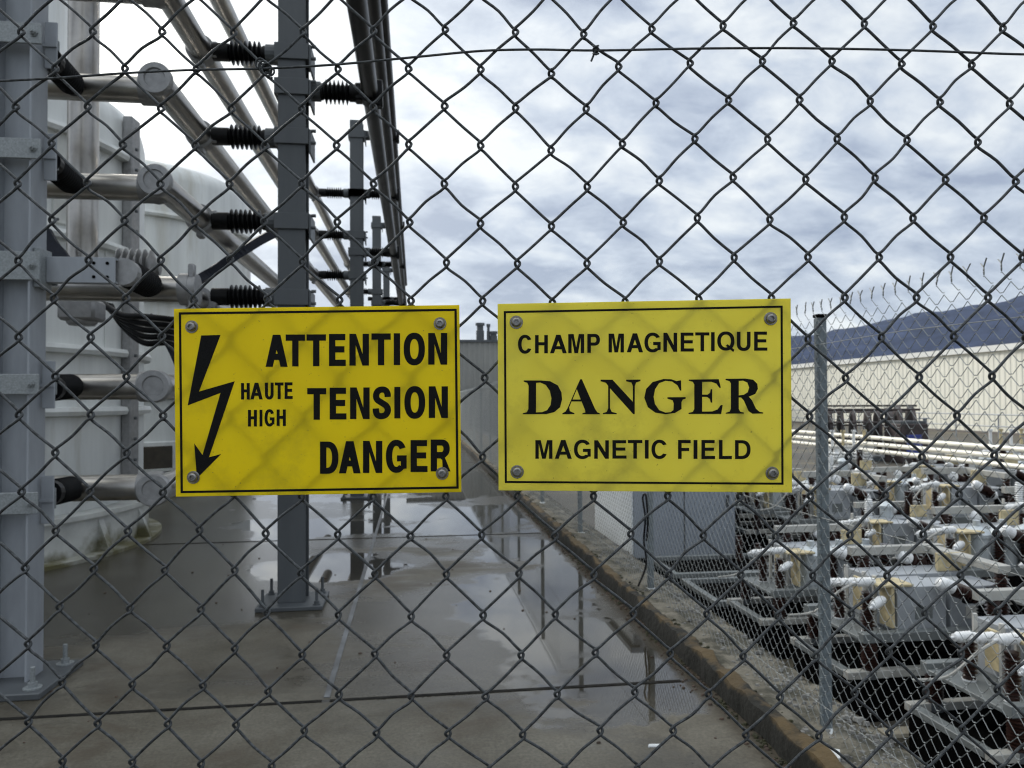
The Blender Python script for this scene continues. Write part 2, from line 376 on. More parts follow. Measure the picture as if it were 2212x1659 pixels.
    sl = mth('ADD', .28, mth('ADD', mth('MULTIPLY', pud, .70), mth('MULTIPLY', damp, .10))); t.links.new(sl, b.inputs['Specular IOR Level'])
    bp = nn('ShaderNodeBump'); bp.inputs['Distance'].default_value = .004
    t.links.new(mth('MULTIPLY', mth('SUBTRACT', 1.0, pud), .35), bp.inputs['Strength']); t.links.new(noi(60, 8, .7), bp.inputs['Height'])
    t.links.new(bp.outputs[0], b.inputs['Normal'])
    return m
M['concrete'] = ground_mat()

def two_tone(name, c1, c2, scale, lo, hi, rough, zlo=None, zhi=None, stretch=None, bump=.3, bscale=40):
    """c1 overgrown / stained with c2; with zlo..zhi the stain only lives in that band of heights (moss near the foot)"""
    m = mat(name, c1, rough, 0, .2, scale, bump, bscale, stretch=stretch); t = m.node_tree; b = t.nodes['Principled BSDF']
    src = b.inputs['Base Color'].links[0].from_socket
    tcn = t.nodes.new('ShaderNodeTexCoord'); n = t.nodes.new('ShaderNodeTexNoise'); n.inputs['Scale'].default_value = scale * .6; n.inputs['Detail'].default_value = 8
    n.inputs['Roughness'].default_value = .65; mp = t.nodes.new('ShaderNodeMapping'); mp.inputs['Location'].default_value = (3, 8, 1)
    if stretch: mp.inputs['Scale'].default_value = stretch
    t.links.new(tcn.outputs['Object'], mp.inputs[0]); t.links.new(mp.outputs[0], n.inputs['Vector'])
    mr = t.nodes.new('ShaderNodeMapRange'); mr.inputs['From Min'].default_value = lo; mr.inputs['From Max'].default_value = hi
    fac = n.outputs['Fac']
    if zlo is not None:
        sp = t.nodes.new('ShaderNodeSeparateXYZ'); t.links.new(tcn.outputs['Object'], sp.inputs[0])
        m2 = t.nodes.new('ShaderNodeMapRange'); m2.inputs['From Min'].default_value = zlo; m2.inputs['From Max'].default_value = zhi
        m2.inputs['To Min'].default_value = .28; m2.inputs['To Max'].default_value = -.3; t.links.new(sp.outputs[2], m2.inputs['Value'])
        ad = t.nodes.new('ShaderNodeMath'); ad.operation = 'ADD'; t.links.new(fac, ad.inputs[0]); t.links.new(m2.outputs[0], ad.inputs[1]); fac = ad.outputs[0]
    t.links.new(fac, mr.inputs['Value'])
    mx = t.nodes.new('ShaderNodeMix'); mx.data_type = 'RGBA'; t.links.new(mr.outputs[0], mx.inputs['Factor']); t.links.new(src, mx.inputs[6]); mx.inputs[7].default_value = (*c2, 1)
    t.links.new(mx.outputs[2], b.inputs['Base Color']); return m
M['tank'] = two_tone('white_tank_paint', (.66, .68, .665), (.42, .40, .33), 2.6, .54, .74, .42, stretch=(1, 1, .12), bump=.0)
M['tankfoot'] = two_tone('mossy_tank_paint', (.58, .59, .56), (.12, .11, .05), 3.2, .5, .72, .5, -.05, .55, bump=.1)
M['kerb'] = two_tone('mossy_kerb', (.085, .058, .024), (.008, .008, .005), 6, .40, .52, .97, .055, .165, bump=1.0, bscale=26)
M['gravel'] = two_tone('gravel_strip', (.17, .155, .12), (.05, .047, .032), 9, .44, .58, .9, bump=1.0, bscale=45)
M['yard'] = two_tone('yard_concrete', (.070, .062, .048), (.13, .11, .07), 1.3, .5, .68, .7, bump=.3)
M['lip'] = two_tone('pit_lip', (.26, .235, .18), (.10, .10, .06), 5, .5, .7, .8, bump=.4)
M['terrain'] = mat('far_land', (.07, .08, .06), .95, 0, .3, .01)
# ================================================================== THE SETTING
def sheet(name, x0, x1, y0, y1, z, m, lab=None):
    b = MB(); b.add([(x0, y0, z), (x1, y0, z), (x1, y1, z), (x0, y1, z)], [(0, 1, 2, 3)])
    return tag(b.build(name, m), lab, None, None, 'structure')
sheet('terrain', -3900, 3900, -300, 4000, -.95, M['terrain'])
b = MB(); b.bx(-40, 1.52, -4, 75, -.9, 0); tag(b.build('concrete_slab', M['concrete']), kind='structure')
b = MB(); b.bx(-.465, -.435, 3.9, 60, -.01, .004); tag(b.build('joint_seal', mat('joint_sealant', (.10, .105, .11), .45, 0, .7, 5)), kind='structure')
b = MB()
for y0_, y1_ in ((3.845, 3.872), (8.338, 8.362)): b.bx(-14, -.47, y0_, y1_, -.01, .003); b.bx(-.43, 1.40, y0_, y1_, -.01, .003)
tag(b.build('slab_joint', mat('joint_grit', (.022, .021, .019), .95, 0, .5, 14, spec=.05)), kind='structure')
# kerb with an irregular mossy top
b = MB(); n = 1400; ys = [-3 + 70 * i / n for i in range(n + 1)]
prof = [(1.515, -.2), (1.515, .03), (1.517, .09), (1.525, .118), (1.555, .126), (1.585, .12), (1.60, .10), (1.60, -.2)]
for y in ys:
    for (px_, pz) in prof:
        j = noise.noise(Vector((px_ * 9, y * 6, pz * 9))) * .022 + noise.noise(Vector((px_ * 30, y * 22, 3))) * .012
        b.v.append((px_ + j * .7, y, pz + (j if pz > 0 else 0)))
k = len(prof)
for i in range(n):
    for q in range(k - 1): b.f.append((i * k + q, i * k + q + 1, (i + 1) * k + q + 1, (i + 1) * k + q)); b.mi.append(0)
tag(b.build('kerb', M['kerb'], smooth=SM), kind='structure')
b = MB(); nx, ny = 16, 1200
for i in range(ny + 1):
    for q in range(nx + 1):
        x_ = 1.595 + .417 * q / nx; y_ = -3 + 60 * i / ny
        b.v.append((x_, y_, .07 - .03 * q / nx + noise.noise(Vector((x_ * 8, y_ * 8, 1))) * .025 + noise.noise(Vector((x_ * 26, y_ * 26, 4))) * .012))
for i in range(ny):
    for q in range(nx):
        a = i * (nx + 1) + q; b.f.append((a, a + 1, a + nx + 2, a + nx + 1)); b.mi.append(0)
o = len(b.v)                                         # retaining face down to the lower yard
b.add([(2.012, -3, .045), (2.012, 57, .045), (2.012, 57, -.9), (2.012, -3, -.9)], [(0, 1, 2, 3)])
tag(b.build('gravel_strip', M['gravel'], smooth=SM), kind='structure')
YZ = -.22
sheet('yard_ground', 2.012, 60, -6, 70, YZ, M['yard'])

# pebbles and leaf litter nobody could count
def scatter(name, m, spots, smin, smax, flat):
    b = MB()
    for (x_, y_, z_) in spots:
        s_ = rng.uniform(smin, smax); a = rng.uniform(0, 6.28); sq = rng.uniform(.5, 1)
        vs = [Vector((math.cos(a + q * 1.047) * s_ * rng.uniform(.7, 1.1), math.sin(a + q * 1.047) * s_ * sq * rng.uniform(.7, 1.1), 0)) for q in range(6)]
        top = [v * .6 + Vector((0, 0, s_ * flat)) for v in vs]
        b.add([v + Vector((x_, y_, z_)) for v in vs + top], [tuple(range(6))[::-1], tuple(range(6, 12))] + [(q, (q + 1) % 6, 6 + (q + 1) % 6, 6 + q) for q in range(6)])
    return tag(b.build(name, m), kind='stuff')
sp = []
for i in range(2600):
    y_ = 1.5 + 14 * rng.random() ** 1.6; sp.append((rng.uniform(1.64, 2.0), y_, .035 + .02 * rng.random()))
scatter('pebbles', M['pebble'], sp, .006, .022, .7)
sp = []
for i in range(900):
    y_ = 2.0 + 12 * rng.random() ** 1.3; sp.append((1.51 - abs(rng.gauss(0, .045)) * (1 + noise.noise(Vector((y_ * 2, 0, 0)))), y_, .001))
for i in range(60): sp.append((rng.uniform(-2.5, 1.4), rng.uniform(3, 9), .001))
scatter('leaf_litter', M['litter'], sp, .003, .014, .5)

sp = []
for i in range(1500):
    y_ = 2.0 + 14 * rng.random() ** 1.4
    if noise.noise(Vector((y_ * 1.7, 3, 3))) < -.1: continue
    sp.append((1.495 + rng.gauss(0, .018), y_, 0.0) if rng.random() < .55 else (1.625 + rng.gauss(0, .02), y_, .07))
scatter('moss_clumps', M['moss'], sp, .005, .018, .6)

# mountain ridge
b = MB(); nx, ny = 150, 26
for j in range(ny + 1):
    for i in range(nx + 1):
        a = R(-75 + 125 * i / nx); q = j / ny
        d = 2200 + 1500 * q
        px_ = 1106 + FPX * math.tan(a - R(YAW)) if abs(a - R(YAW)) < 1.4 else 9e9
        t = (math.degrees(a) - 20) / 16
        hh = 205 + 130 * t + 0 * q
        hh = max(70, min(430, hh)) if math.degrees(a) > 5 else 75
        hh *= math.sin(min(1, q * 1.15) * math.pi / 2) if q < .87 else 1.0
        hh += noise.fractal(Vector((math.degrees(a) * .35, q * 4, 2)), 1.0, 2.0, 6) * 34 * q
        b.v.append((math.sin(a) * d, math.cos(a) * d, -6 + max(0, hh)))
for j in range(ny):
    for i in range(nx):
        a = j * (nx + 1) + i; b.f.append((a, a + 1, a + nx + 2, a + nx + 1)); b.mi.append(0)
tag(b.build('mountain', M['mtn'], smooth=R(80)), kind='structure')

# ------------------------------------------------------------------ buildings
def clad_wall(b, x0, y0, x1, y1, z0, z1, pitch, depth):
    """trapezoidal ribs along a straight wall"""
    p0, p1 = Vector((x0, y0, 0)), Vector((x1, y1, 0)); L = (p1 - p0).length; d = (p1 - p0) / L; nrm_ = Vector((d.y, -d.x, 0))
    pts = []; k = int(L / pitch)
    for i in range(k):
        for fr, q in ((0, 0), (.45, 0), (.55, 1), (.9, 1)): pts.append(p0 + d * ((i + fr) * pitch) + nrm_ * (q * depth))
    pts.append(p0 + d * (k * pitch))
    n_ = len(pts); b.add([p + Vector((0, 0, z0)) for p in pts] + [p + Vector((0, 0, z1)) for p in pts], [(i, i + 1, i + 1 + n_, i + n_) for i in range(n_ - 1)])
t = thing('warehouse', 'long cream ribbed warehouse with a white roof edge below the blue mountain', 'warehouse', (27, 45, YZ))
WX = 27; zt = 3.96
b = MB(); clad_wall(b, WX, 130, WX, 8, YZ, zt - .28, .33, -.022); b.bx(WX + .07, WX + 30, 8, 130, YZ, zt - .3); b.build('wall', M['cream'], t).location = -t.location
b = MB(); b.bx(WX - .15, WX + 30.2, 7.8, 130.2, zt - .28, zt); b.build('roof', M['creamtrim'], t).location = -t.location
b = MB(); b.bx(WX - .03, WX + .05, 8, 130, YZ, YZ + .12); b.build('plinth', mat('grey_render', (.2, .18, .16), .8), t).location = -t.location
t = thing('grey_hall', 'grey ribbed hall with vent stacks on its roof, between the two yellow signs', 'building', (3, 57, 0))
b = MB(); clad_wall(b, -.6, 57, 22, 57, 0, 6.0, .4, .05); b.bx(-.6, 22, 57.1, 80, 0, 6.0); b.build('wall', M['greyclad'], t).location = -t.location
b = MB(); b.bx(-.7, 22.1, 56.85, 80.1, 6.0, 6.18); b.build('roof', M['postgrey'], t).location = -t.location
for (px_, y1, w) in ((1037, 698, .32), (1055, 700, .14), (1066, 716, .3)):
    p = at(px_, y1, 59.5); b = MB(); b.lathe((p.x, p.y, 6.18), (0, 0, 1), [(w, 0), (w, (p.z - 6.18) * .6), (w * .8, (p.z - 6.18) * .62), (w * .8, p.z - 6.4), (w * 1.15, p.z - 6.38), (w * 1.15, p.z - 6.18)], 12)
    b.build('vent_stack', M['postgrey'], t, SM).location = -t.location
t = thing('metal_shed', 'low dark slate ribbed shed in front of the grey hall', 'shed', (3.4, 38, 0))
b = MB(); clad_wall(b, 3.4, 55, 3.4, 24, 0, 2.2, .45, -.05); b.bx(3.47, 8, 24, 55, YZ, 2.18); b.build('wall', M['shed'], t).location = -t.location
b = MB(); b.bx(3.3, 8.1, 23.9, 55.1, 2.2, 2.3); b.build('roof', M['postgrey'], t).location = -t.location

# ------------------------------------------------------------------ white tanks
def tank(name, label, cx, cy, rad, h, turret, mats):
    t = thing(name, label, 'tank', (cx, cy, 0))
    b = MB(); rc = .32
    prof = [(rad - .14, .30), (rad - .14, .70), (rad, .71), (rad, h - rc)] + [(rad - rc + rc * math.cos(a), h - rc + rc * math.sin(a)) for a in (R(22), R(45), R(68), R(90))] + [(0.0, h + .12)]
    b.lathe((0, 0, 0), (0, 0, 1), prof, 96); b.build('shell', M['tank'], t, SM)
    b = MB(); b.lathe((0, 0, 0), (0, 0, 1), [(rad + .03, 0), (rad + .20, .0), (rad + .20, .035), (rad + .06, .045), (rad + .06, .40), (rad - .16, .41)], 96)
    b.lathe((0, 0, 0), (0, 0, 1), [(rad - .05, .385), (rad + .11, .385), (rad + .11, .43), (rad - .05, .43)], 96)
    b.build('foot_ring', M['tankfoot'], t, SM)
    for z in (1.42, 2.02, 3.1, 4.1) if turret else (1.6, 3.2, 4.6):
        b = MB(); b.lathe((0, 0, 0), (0, 0, 1), [(rad - .02, z - .05), (rad + .07, z - .04), (rad + .085, z), (rad + .07, z + .04), (rad - .02, z + .05)], 96)
        b.build('hoop', M['tank'], t, SM)
    return t
TX, TY, TR = -5.30, 8.56, 2.24
t1 = tank('white_tank', 'large white tank nearest the camera with a mossy foot ring', TX, TY, TR, 4.75, True, None)
def on_ring(tx, ty, rad, ang):                      # angle seen from the tank centre, 0 = +X, -90 = towards the camera side
    return Vector((math.cos(R(ang)) * rad, math.sin(R(ang)) * rad, 0))
for ang in (-4, -62):                                # bolted flange strips
    b = MB(); p = on_ring(0, 0, TR + .05, ang); b.box((p.x, p.y, 2.6), (.10, .20, 3.9), Matrix.Rotation(R(ang), 3, 'Z'), .01)
    b.build('flange_strip', M['aluflat'], t1)
    for z in [.9 + .22 * i for i in range(17)]:
        for s_ in (-.06,):
            b = MB(); q = on_ring(0, 0, TR + .12, ang) + Matrix.Rotation(R(ang), 3, 'Z') @ Vector((0, s_, 0)); b.cyl((q.x, q.y, z), tuple(q + on_ring(0, 0, .025, ang) + Vector((0, 0, z))), .018, 6)
            b.build('flange_bolt', M['postgrey'], t1)
for ang in (-78, -55, -36, -17, 2):
    b = MB(); A = Matrix.Rotation(R(ang), 3, 'Z')
    vs = [Vector((TR + .05, s_ * .035, z)) for s_ in (-1, 1) for z in (.03, .38)] + [Vector((TR + .19, s_ * .035, .03)) for s_ in (-1, 1)]
    b.add([A @ v for v in vs], [(0, 1, 4), (2, 5, 3), (1, 3, 5, 4), (0, 2, 3, 1), (0, 4, 5, 2)]); b.build('gusset', M['tankfoot'], t1)
for (px_, py_) in ((201, 1021), (275, 1022), (344, 1082), (344, 1149), (344, 1214)):
    p = at(px_ * .452 / 1.8228 + 0, 768 + (py_ - 470) * .248, 6.6)
    a = math.atan2(p.y - TY, p.x - TX); q = Vector((math.cos(a), math.sin(a), 0)); c0 = q * (TR - .01) + Vector((0, 0, p.z)); b = MB(); b.cyl(c0, c0 + q * .03, .022, 8); b.build('stud', M['postgrey'], t1)
for ang in (-22, -44, -88):                          # welded seams
    for (z0_, z1_) in ((2.06, 3.06),):
        b = MB(); p = on_ring(0, 0, TR + .002, ang + z0_ * 4); b.box((p.x, p.y, (z0_ + z1_) / 2), (.012, .03, z1_ - z0_), Matrix.Rotation(R(ang + z0_ * 4), 3, 'Z')); b.build('weld_seam', M['tank'], t1)
for (px_, py_, w_, h_) in ((150, 300, .5, .34), (262, 440, .32, .30), (230, 560, .26, .18)):
    p = at(px_, py_, 6.9); a = math.atan2(p.y - TY, p.x - TX); A_ = Matrix.Rotation(a, 3, 'Z'); q = Vector((math.cos(a), math.sin(a), 0)) * (TR - .01)
    b = MB(); b.box((q.x, q.y, p.z), (.07, w_, h_), A_, .006); b.build('access_plate', M['tankfoot'], t1)
    for sx in (-1, 1):
        for sz in (-1, 1):
            c0 = q + A_ @ Vector((.034, sx * (w_ / 2 - .03), 0)) + Vector((0, 0, p.z + sz * (h_ / 2 - .03))); b = MB(); b.cyl(c0, c0 + A_ @ Vector((.018, 0, 0)), .014, 6); b.build('plate_bolt', M['postgrey'], t1)
# turret on top of the first tank
b = MB(); b.lathe((0, 0, 4.78), (0, 0, 1), [(1.45, 0), (1.45, 2.1), (1.55, 2.1), (1.55, 2.22), (0, 2.3)], 72); b.build('turret', M['tank'], t1, SM)
t2 = tank('white_tank', 'second white tank, farther back with a dark hatch low on its side', TX - .1, 14.7, 2.24, 5.55, False, None)
p = at(340, 992, 12.1); a = math.atan2(p.y - 14.7, p.x - TX + .1); A = Matrix.Rotation(a, 3, 'Z')
b = MB(); q = Vector((math.cos(a), math.sin(a), 0)) * 2.24; b.box((q.x, q.y, p.z), (.10, .62, .56), A, .01); b.build('hatch_frame', M['tank'], t2)
b = MB(); q = Vector((math.cos(a), math.sin(a), 0)) * 2.262; b.box((q.x, q.y, p.z), (.10, .46, .42), A, .01); b.build('hatch', M['hatch'], t2)
# ================================================================== STEEL POSTS WITH INSULATORS
def hbeam(b, cx, cy, z0, z1, w, d, tf, tw, flange_axis):
    """flange_axis 'y': flanges face +-Y (flat face to the viewer); 'x': flanges face +-X"""
    if flange_axis == 'y':
        b.bx(cx - w / 2, cx + w / 2, cy - d / 2, cy - d / 2 + tf, z0, z1, .003); b.bx(cx - w / 2, cx + w / 2, cy + d / 2 - tf, cy + d / 2, z0, z1, .003)
        b.bx(cx - tw / 2, cx + tw / 2, cy - d / 2 + tf, cy + d / 2 - tf, z0, z1)
    else:
        b.bx(cx - w / 2, cx - w / 2 + tf, cy - d / 2, cy + d / 2, z0, z1, .003); b.bx(cx + w / 2 - tf, cx + w / 2, cy - d / 2, cy + d / 2, z0, z1, .003)
        b.bx(cx - w / 2 + tf, cx + w / 2 - tf, cy - tw / 2, cy + tw / 2, z0, z1)
def insulator(parent, p0, d, L, cap_mat, rc=.05, rf=.098, nf=7, fins='black', plain=.28, name='insulator'):
    """ribbed insulator from its foot p0 along d"""
    d = Vector(d).normalized(); b = MB(); Lb = L * (1 - plain)
    prof = [(rc * 1.15, 0), (rc * 1.15, Lb * .08), (rc, Lb * .1)]
    for i in range(nf):
        t0 = Lb * (.12 + .86 * i / nf); st = Lb * .86 / nf
        prof += [(rc, t0 + st * .08), (rf, t0 + st * .42), (rf, t0 + st * .48), (rc, t0 + st * .82)]
    prof += [(rc * 1.2, Lb), (rc * 1.2, L)]
    b.lathe(p0, d, prof, 24); o = b.build(name, M[fins], parent, SM)
    f = MB(); f.lathe(Vector(p0) - d * .07, d, [(rc * 1.35, 0), (rc * 1.35, .07)], 16); f.build('end_fitting', M[cap_mat], o)
    return o
PX = -.905                                            # line of posts
LX, BX = -1.574, -.335                                # pipes on the left, black tubes on the right
LEV = [4.78, 4.12, 3.485, 2.85, 2.285]             # pipe levels
BLV = [5.71, 4.78, 3.856]
post_label = ['tall grey steel post nearest the middle, its base plate beside the bright puddle',
              'second grey post in the row, seen above the left sign', 'third, thinner looking post of the row far behind',
              'farthest post of the row, mostly hidden behind the black tubes']
post_defs = []
for i, Y in enumerate((5.75, 11.9, 18.0, 24.1)):
    t = thing('support_post', post_label[i], 'steel post', (PX, Y, 0), 'grey steel posts carrying pipes and tubes')
    w = .20
    b = MB(); hbeam(b, 0, 0, .03, 5.92, w, .19, .014, .012, 'y'); b.build('column', M['postgrey'], t)
    b = MB(); b.bx(-.235, .235, -.22, .22, 0, .03, .004); b.build('base_plate', M['postgrey'], t)
    for sx in (-.19, .19):
        for sy in (-.17, .17):
            b = MB(); b.cyl((sx, sy, .03), (sx, sy, .15), .011, 8); b.lathe((sx, sy, .03), (0, 0, 1), [(.03, 0), (.03, .008), (.021, .008), (.021, .028)], 6); b.build('anchor_bolt', M['postgrey'], t)
    for (lev, side) in [(z, -1) for z in LEV] + [(z, 1) for z in BLV]:
        c = MB(); c.bx(-.125, .125, -.115, -.097, lev - .07, lev + .05, .003); c.bx(-.125, .125, .097, .115, lev - .07, lev + .05, .003)
        c.bx(-.128, -.104, -.096, .096, lev - .07, lev + .05); c.bx(.104, .128, -.096, .096, lev - .07, lev + .05)
        c.build('clamp_band', M['postgrey'], t)
        c = MB(); c.bx(.128, .142, -.12, .12, lev - .14, lev + .04, .004); c.build('clamp_lug', M['postgrey'], t)
        for zz_ in (-.055, .035):
            c = MB(); c.cyl((.142, -.09, lev + zz_), (.175, -.09, lev + zz_), .013, 6); c.build('clamp_bolt', M['postgrey'], t)
        if side < 0: insulator(t, (-.20, 0, lev), (-1, 0, 0), .385, 'postgrey', rc=.054, rf=.090, nf=7, plain=.30)
        else: insulator(t, (.20, 0, lev), (1, 0, 0), .31, 'postgrey', rc=.054, rf=.090, nf=6, plain=.3)
    post_defs.append(t)

# ---- the near post at the left edge
NPX, NPY = -2.125, 4.338
f_ = [4.35, 3.02, 2.31, 1.555, .985]
t = thing('support_post', 'big galvanised post close by at the left edge of the view', 'steel post', (NPX, NPY, 0))
b = MB(); hbeam(b, 0, 0, .03, 5.6, .185, .18, .012, .010, 'x'); b.build('column', M['galv'], t)
b = MB(); b.bx(-.29, .235, -.26, .25, 0, .035, .005); b.build('base_plate', M['postgrey'], t)
for sx, sy in ((-.22, -.18), (.165, -.18), (-.22, .18), (.165, .18)):
    b = MB(); b.cyl((sx, sy, .035), (sx, sy, .145), .012, 10, .003); b.lathe((sx, sy, .035), (0, 0, 1), [(.045, 0), (.045, .006), (.022, .006), (.022, .03)], 12); b.build('anchor_bolt', M['galvpale'], t)
PIPE_D = 4.73
PZ = [at(250, y, PIPE_D).z for y in (-22, 195, 408, 626, 836, 1050)]    # heights of the six pipe levels
BRY = [(40, 86), (295, 339), (542, 604), (808, 852), (1063, 1110)]
for i, (ya, yb) in enumerate(BRY):
    za, zb = at(40, yb, 3.94).z, at(40, ya, 3.94).z; zm = (za + zb) / 2
    b = MB(); b.bx(-.30, .146, -.106, -.092, za, zb, .003); b.build('bracket', M['galvpale'], t)
    b = MB(); b.lathe((.108, -.106, zm), (0, -1, 0), [(.022, 0), (.022, .006), (.015, .006), (.015, .022), (.008, .022), (.008, .034)], 6); b.build('bracket_bolt', M['galvpale'], t)
    b = MB(); b.bx(-.30, .146, .092, .106, za, zb, .003); b.build('bracket', M['galvpale'], t)
    if i == 2:                                        # the level with a channel arm to the right
        q_ = at(263, 580, 4.2) - t.location; b = MB(); b.bx(.131, q_.x, .0, .012, za + .005, zb - .005, .002); b.build('channel_arm', M['galv'], t)
        for zf in (zb - .017, za + .005):
            b = MB(); b.bx(.131, q_.x, .0125, .06, zf, zf + .012); b.build('arm_flange', M['galv'], t)
        for ho in (.07, .14):
            for hz in (.25, .75):
                b = MB(); b.cyl((q_.x - ho + .03, -.004, za + (zb - za) * hz), (q_.x - ho + .03, .0, za + (zb - za) * hz), .009, 10); b.build('arm_hole', M['pit'], t)  # black discs stand in for the dark of holes in the arm
        b = MB(); b.bx(.0936, .13, -.06, .07, za - .03, zb + .03, .003); b.build('arm_plate', M['galvpale'], t)
        a0 = at(276, 591, 4.22) - t.location; a1 = at(326, 617, 4.62) - t.location; insulator(t, a0, a1 - a0, (a1 - a0).length, 'aluflat', rc=.056, rf=.082, nf=9, plain=.08)
    else:
        b = MB(); b.bx(.0936, .165, .02, .03, zm - .012, zm + .004); b.bx(.10, .165, .03, .042, zm - .13, zm + .13, .003); b.build('insulator_plate', M['galv'], t)
        (sx_, sy_, ex_, ey_) = ((112, 134, 160, 186), (110, 354, 158, 398), (), (114, 838, 158, 834), (112, 1064, 160, 1054))[i]
        a0 = at(sx_, sy_, 4.22) - t.location; a1 = at(ex_, ey_, 4.62) - t.location; insulator(t, a0, a1 - a0, (a1 - a0).length, 'black', rc=.052, rf=.076, nf=9, plain=.12)

# ================================================================== PIPES
def pipe_clamp(parent, x_, y_, z_, r, m='aluflat'):
    b = MB(); b.lathe((x_, y_ - .05, z_), (0, 1, 0), [(r, 0), (r + .022, 0), (r + .022, .10), (r, .10)], 28); b.box((x_ + r + .02, y_, z_), (.05, .09, .12), None, .01); b.box((x_, y_, z_ - r - .03), (.05, .08, .06), None, .01)
    b.build('clamp', M[m], parent, SM)
PR = .081
names = ['topmost', 'second highest', 'third highest', 'fourth highest', 'fifth highest', 'lowest']
capy = on_plane(342, 176, Vector((LX, 0, 0)), Vector((1, 0, 0))).y       # where the elbows turn
pl = ['aluminium bus pipe entering at the top left corner and bending away behind the middle post',
      'aluminium bus pipe with a round end cap, near the top left under the upper wire',
      'aluminium bus pipe with a round end cap, just below the first capped one',
      'short aluminium bus pipe passing behind the channel arm of the left post',
      'upper of the two capped aluminium pipes just left of the lightning bolt sign',
      'lowest aluminium pipe, its cap beside the bottom left corner of the lightning sign']
for i in range(6):
    z = PZ[i]; t = thing('bus_pipe', pl[i], 'metal pipe', (LX, capy, z), 'aluminium bus pipes on the left')
    b = MB()
    xr = -.10 if i != 3 else .15
    b.cyl((-3.6, .13, 0), (xr, .13, 0), PR, 32); b.build('cross_pipe', M['alu'], t, SM)
    if i != 3:
        b = MB(); b.cyl((0, -.03, 0), (0, 17.5 if i < 3 else 9, 0), PR, 32); b.build('long_pipe', M['alu'], t, SM)
        b = MB(); b.lathe((0, -.075, 0), (0, 1, 0), [(PR * .72, .012), (PR * .78, .0), (PR + .012, .0), (PR + .018, .008), (PR + .018, .05), (PR + .012, .06)], 32); b.build('end_cap', M['aluflat'], t, SM)
        b = MB(); b.lathe((-.14, .13, 0), (1, 0, 0), [(PR, 0), (PR + .014, 0), (PR + .014, .07), (PR + .02, .10), (PR + .01, .14)], 28)
        b.build('elbow', M['aluflat'], t, SM)
        for yy in (5.75, 11.9, 18.0):
            if i < 3 and yy - capy > .3: pipe_clamp(t, 0, yy - capy, 0, PR)
    else:
        b = MB(); b.lathe((.10, .13, 0), (1, 0, 0), [(PR, 0), (PR + .02, 0), (PR + .02, .06), (PR - .01, .07)], 28); b.build('end_fitting', M['aluflat'], t, SM)
        b = MB(); b.cyl((.0, .55, .03), (.0, 9, .03), PR * .9, 28); b.build('long_pipe', M['alu'], t, SM)
        pipe_clamp(t, .0, 5.75 - capy, .03, PR)
    xc = -.80 if i != 3 else .15
    b = MB(); b.lathe((xc, .13, 0), (1, 0, 0), [(PR, 0), (PR + .016, 0), (PR + .016, .055), (PR, .055)], 28)
    for s_ in (-1, 1):
        b.box((xc + .028, .09, s_ * (PR + .03)), (.04, .05, .09), None, .008)
    b.build('clamp', M['aluflat'], t, SM)
t = thing('bus_pipe', 'aluminium bus pipe highest of all, slanting down to the right of the middle post', 'metal pipe', (LX, 5.0, LEV[0]), 'aluminium bus pipes on the left')
b = MB(); b.cyl((0, 0, 0), (0, 17, 0), PR * .95, 32); b.build('long_pipe', M['alu'], t, SM)
for yy in (5.75, 11.9, 18.0): pipe_clamp(t, 0, yy - 5.0, 0, PR)
b = MB(); b.cyl((-3.6, .02, 0), (-.1, .02, 0), PR, 28); b.build('cross_pipe', M['alu'], t, SM)

tl = ['lowest and leftmost of the three black tubes right of the middle post', 'middle one of the three black tubes above the left sign', 'upper, rightmost black tube of the three against the clouds']
for i, z in enumerate((3.856, 4.78, 5.71)):
    t = thing('black_conduit', tl[i], 'black tube', (BX, 3.0, z), 'black tubes on the right of the posts')
    b = MB(); b.cyl((0, -2.2, 0), (0, 24, 0), .062, 28); b.build('tube', M['tube'], t, SM)
    for yy in (5.75, 11.9, 18.0):
        c = MB(); c.lathe((0, yy - 3.06, 0), (0, 1, 0), [(.062, 0), (.085, 0), (.085, .12), (.062, .12)], 24); c.box((-.085, yy - 3.0, 0), (.06, .11, .13), None, .01); c.box((.07, yy - 3.0, .0), (.05, .09, .20), None, .008)
        c.build('clamp', M['black'], t, SM)

# ---- vertical duct in front of the first tank
pv = at(177, 700, 5.35)
t = thing('vertical_duct', 'upright aluminium pipe hanging in front of the white tank, ending in a flanged block', 'duct', (pv.x, pv.y, pv.z))
b = MB(); b.cyl((0, 0, .17), (0, 0, 4.2), .102, 32); b.build('duct_pipe', M['alu'], t, SM)
b = MB(); b.box((0, 0, .095), (.25, .22, .15), None, .02); b.lathe((0, 0, -.01), (0, 0, 1), [(.085, 0), (.1, .02), (.1, .04)], 24); b.build('end_block', M['aluflat'], t, SM)
# ---- black cable bundle and braided straps
for i in range(5):
    q = i / 4
    pts = [at(215 + 6 * i, 652 + 2 * i, 5.9), at(262, 680 + 10 * i - 20 * q, 5.85 + .05 * i), at(310, 684 + 14 * i, 5.8 + .05 * i), at(370, 690 + 13 * i, 5.75 + .05 * i), at(430, 700 + 20 * i, 5.8), at(500, 760 + 20 * i, 5.9), at(560, 900, 6.0)]
    b = MB(); b.tube(smoothpath(pts, 6), .025, 10)
    tag(b.build('black_cable', M['black'], None, SM), 'black cable sagging left of the lightning sign, number %s from the top of the bundle' % ('one', 'two', 'three', 'four', 'five')[i], 'cable', 'sagging black cables')
b = MB(); b.strap(smoothpath([at(95, 500, 5.0), at(112, 530, 5.0), at(128, 548, 5.0), at(140, 566, 5.0)], 5), (1, 0, -.3), .085, .05)
tag(b.build('braided_strap', M['navy']), 'short dark navy strap coming down beside the left post', 'strap')
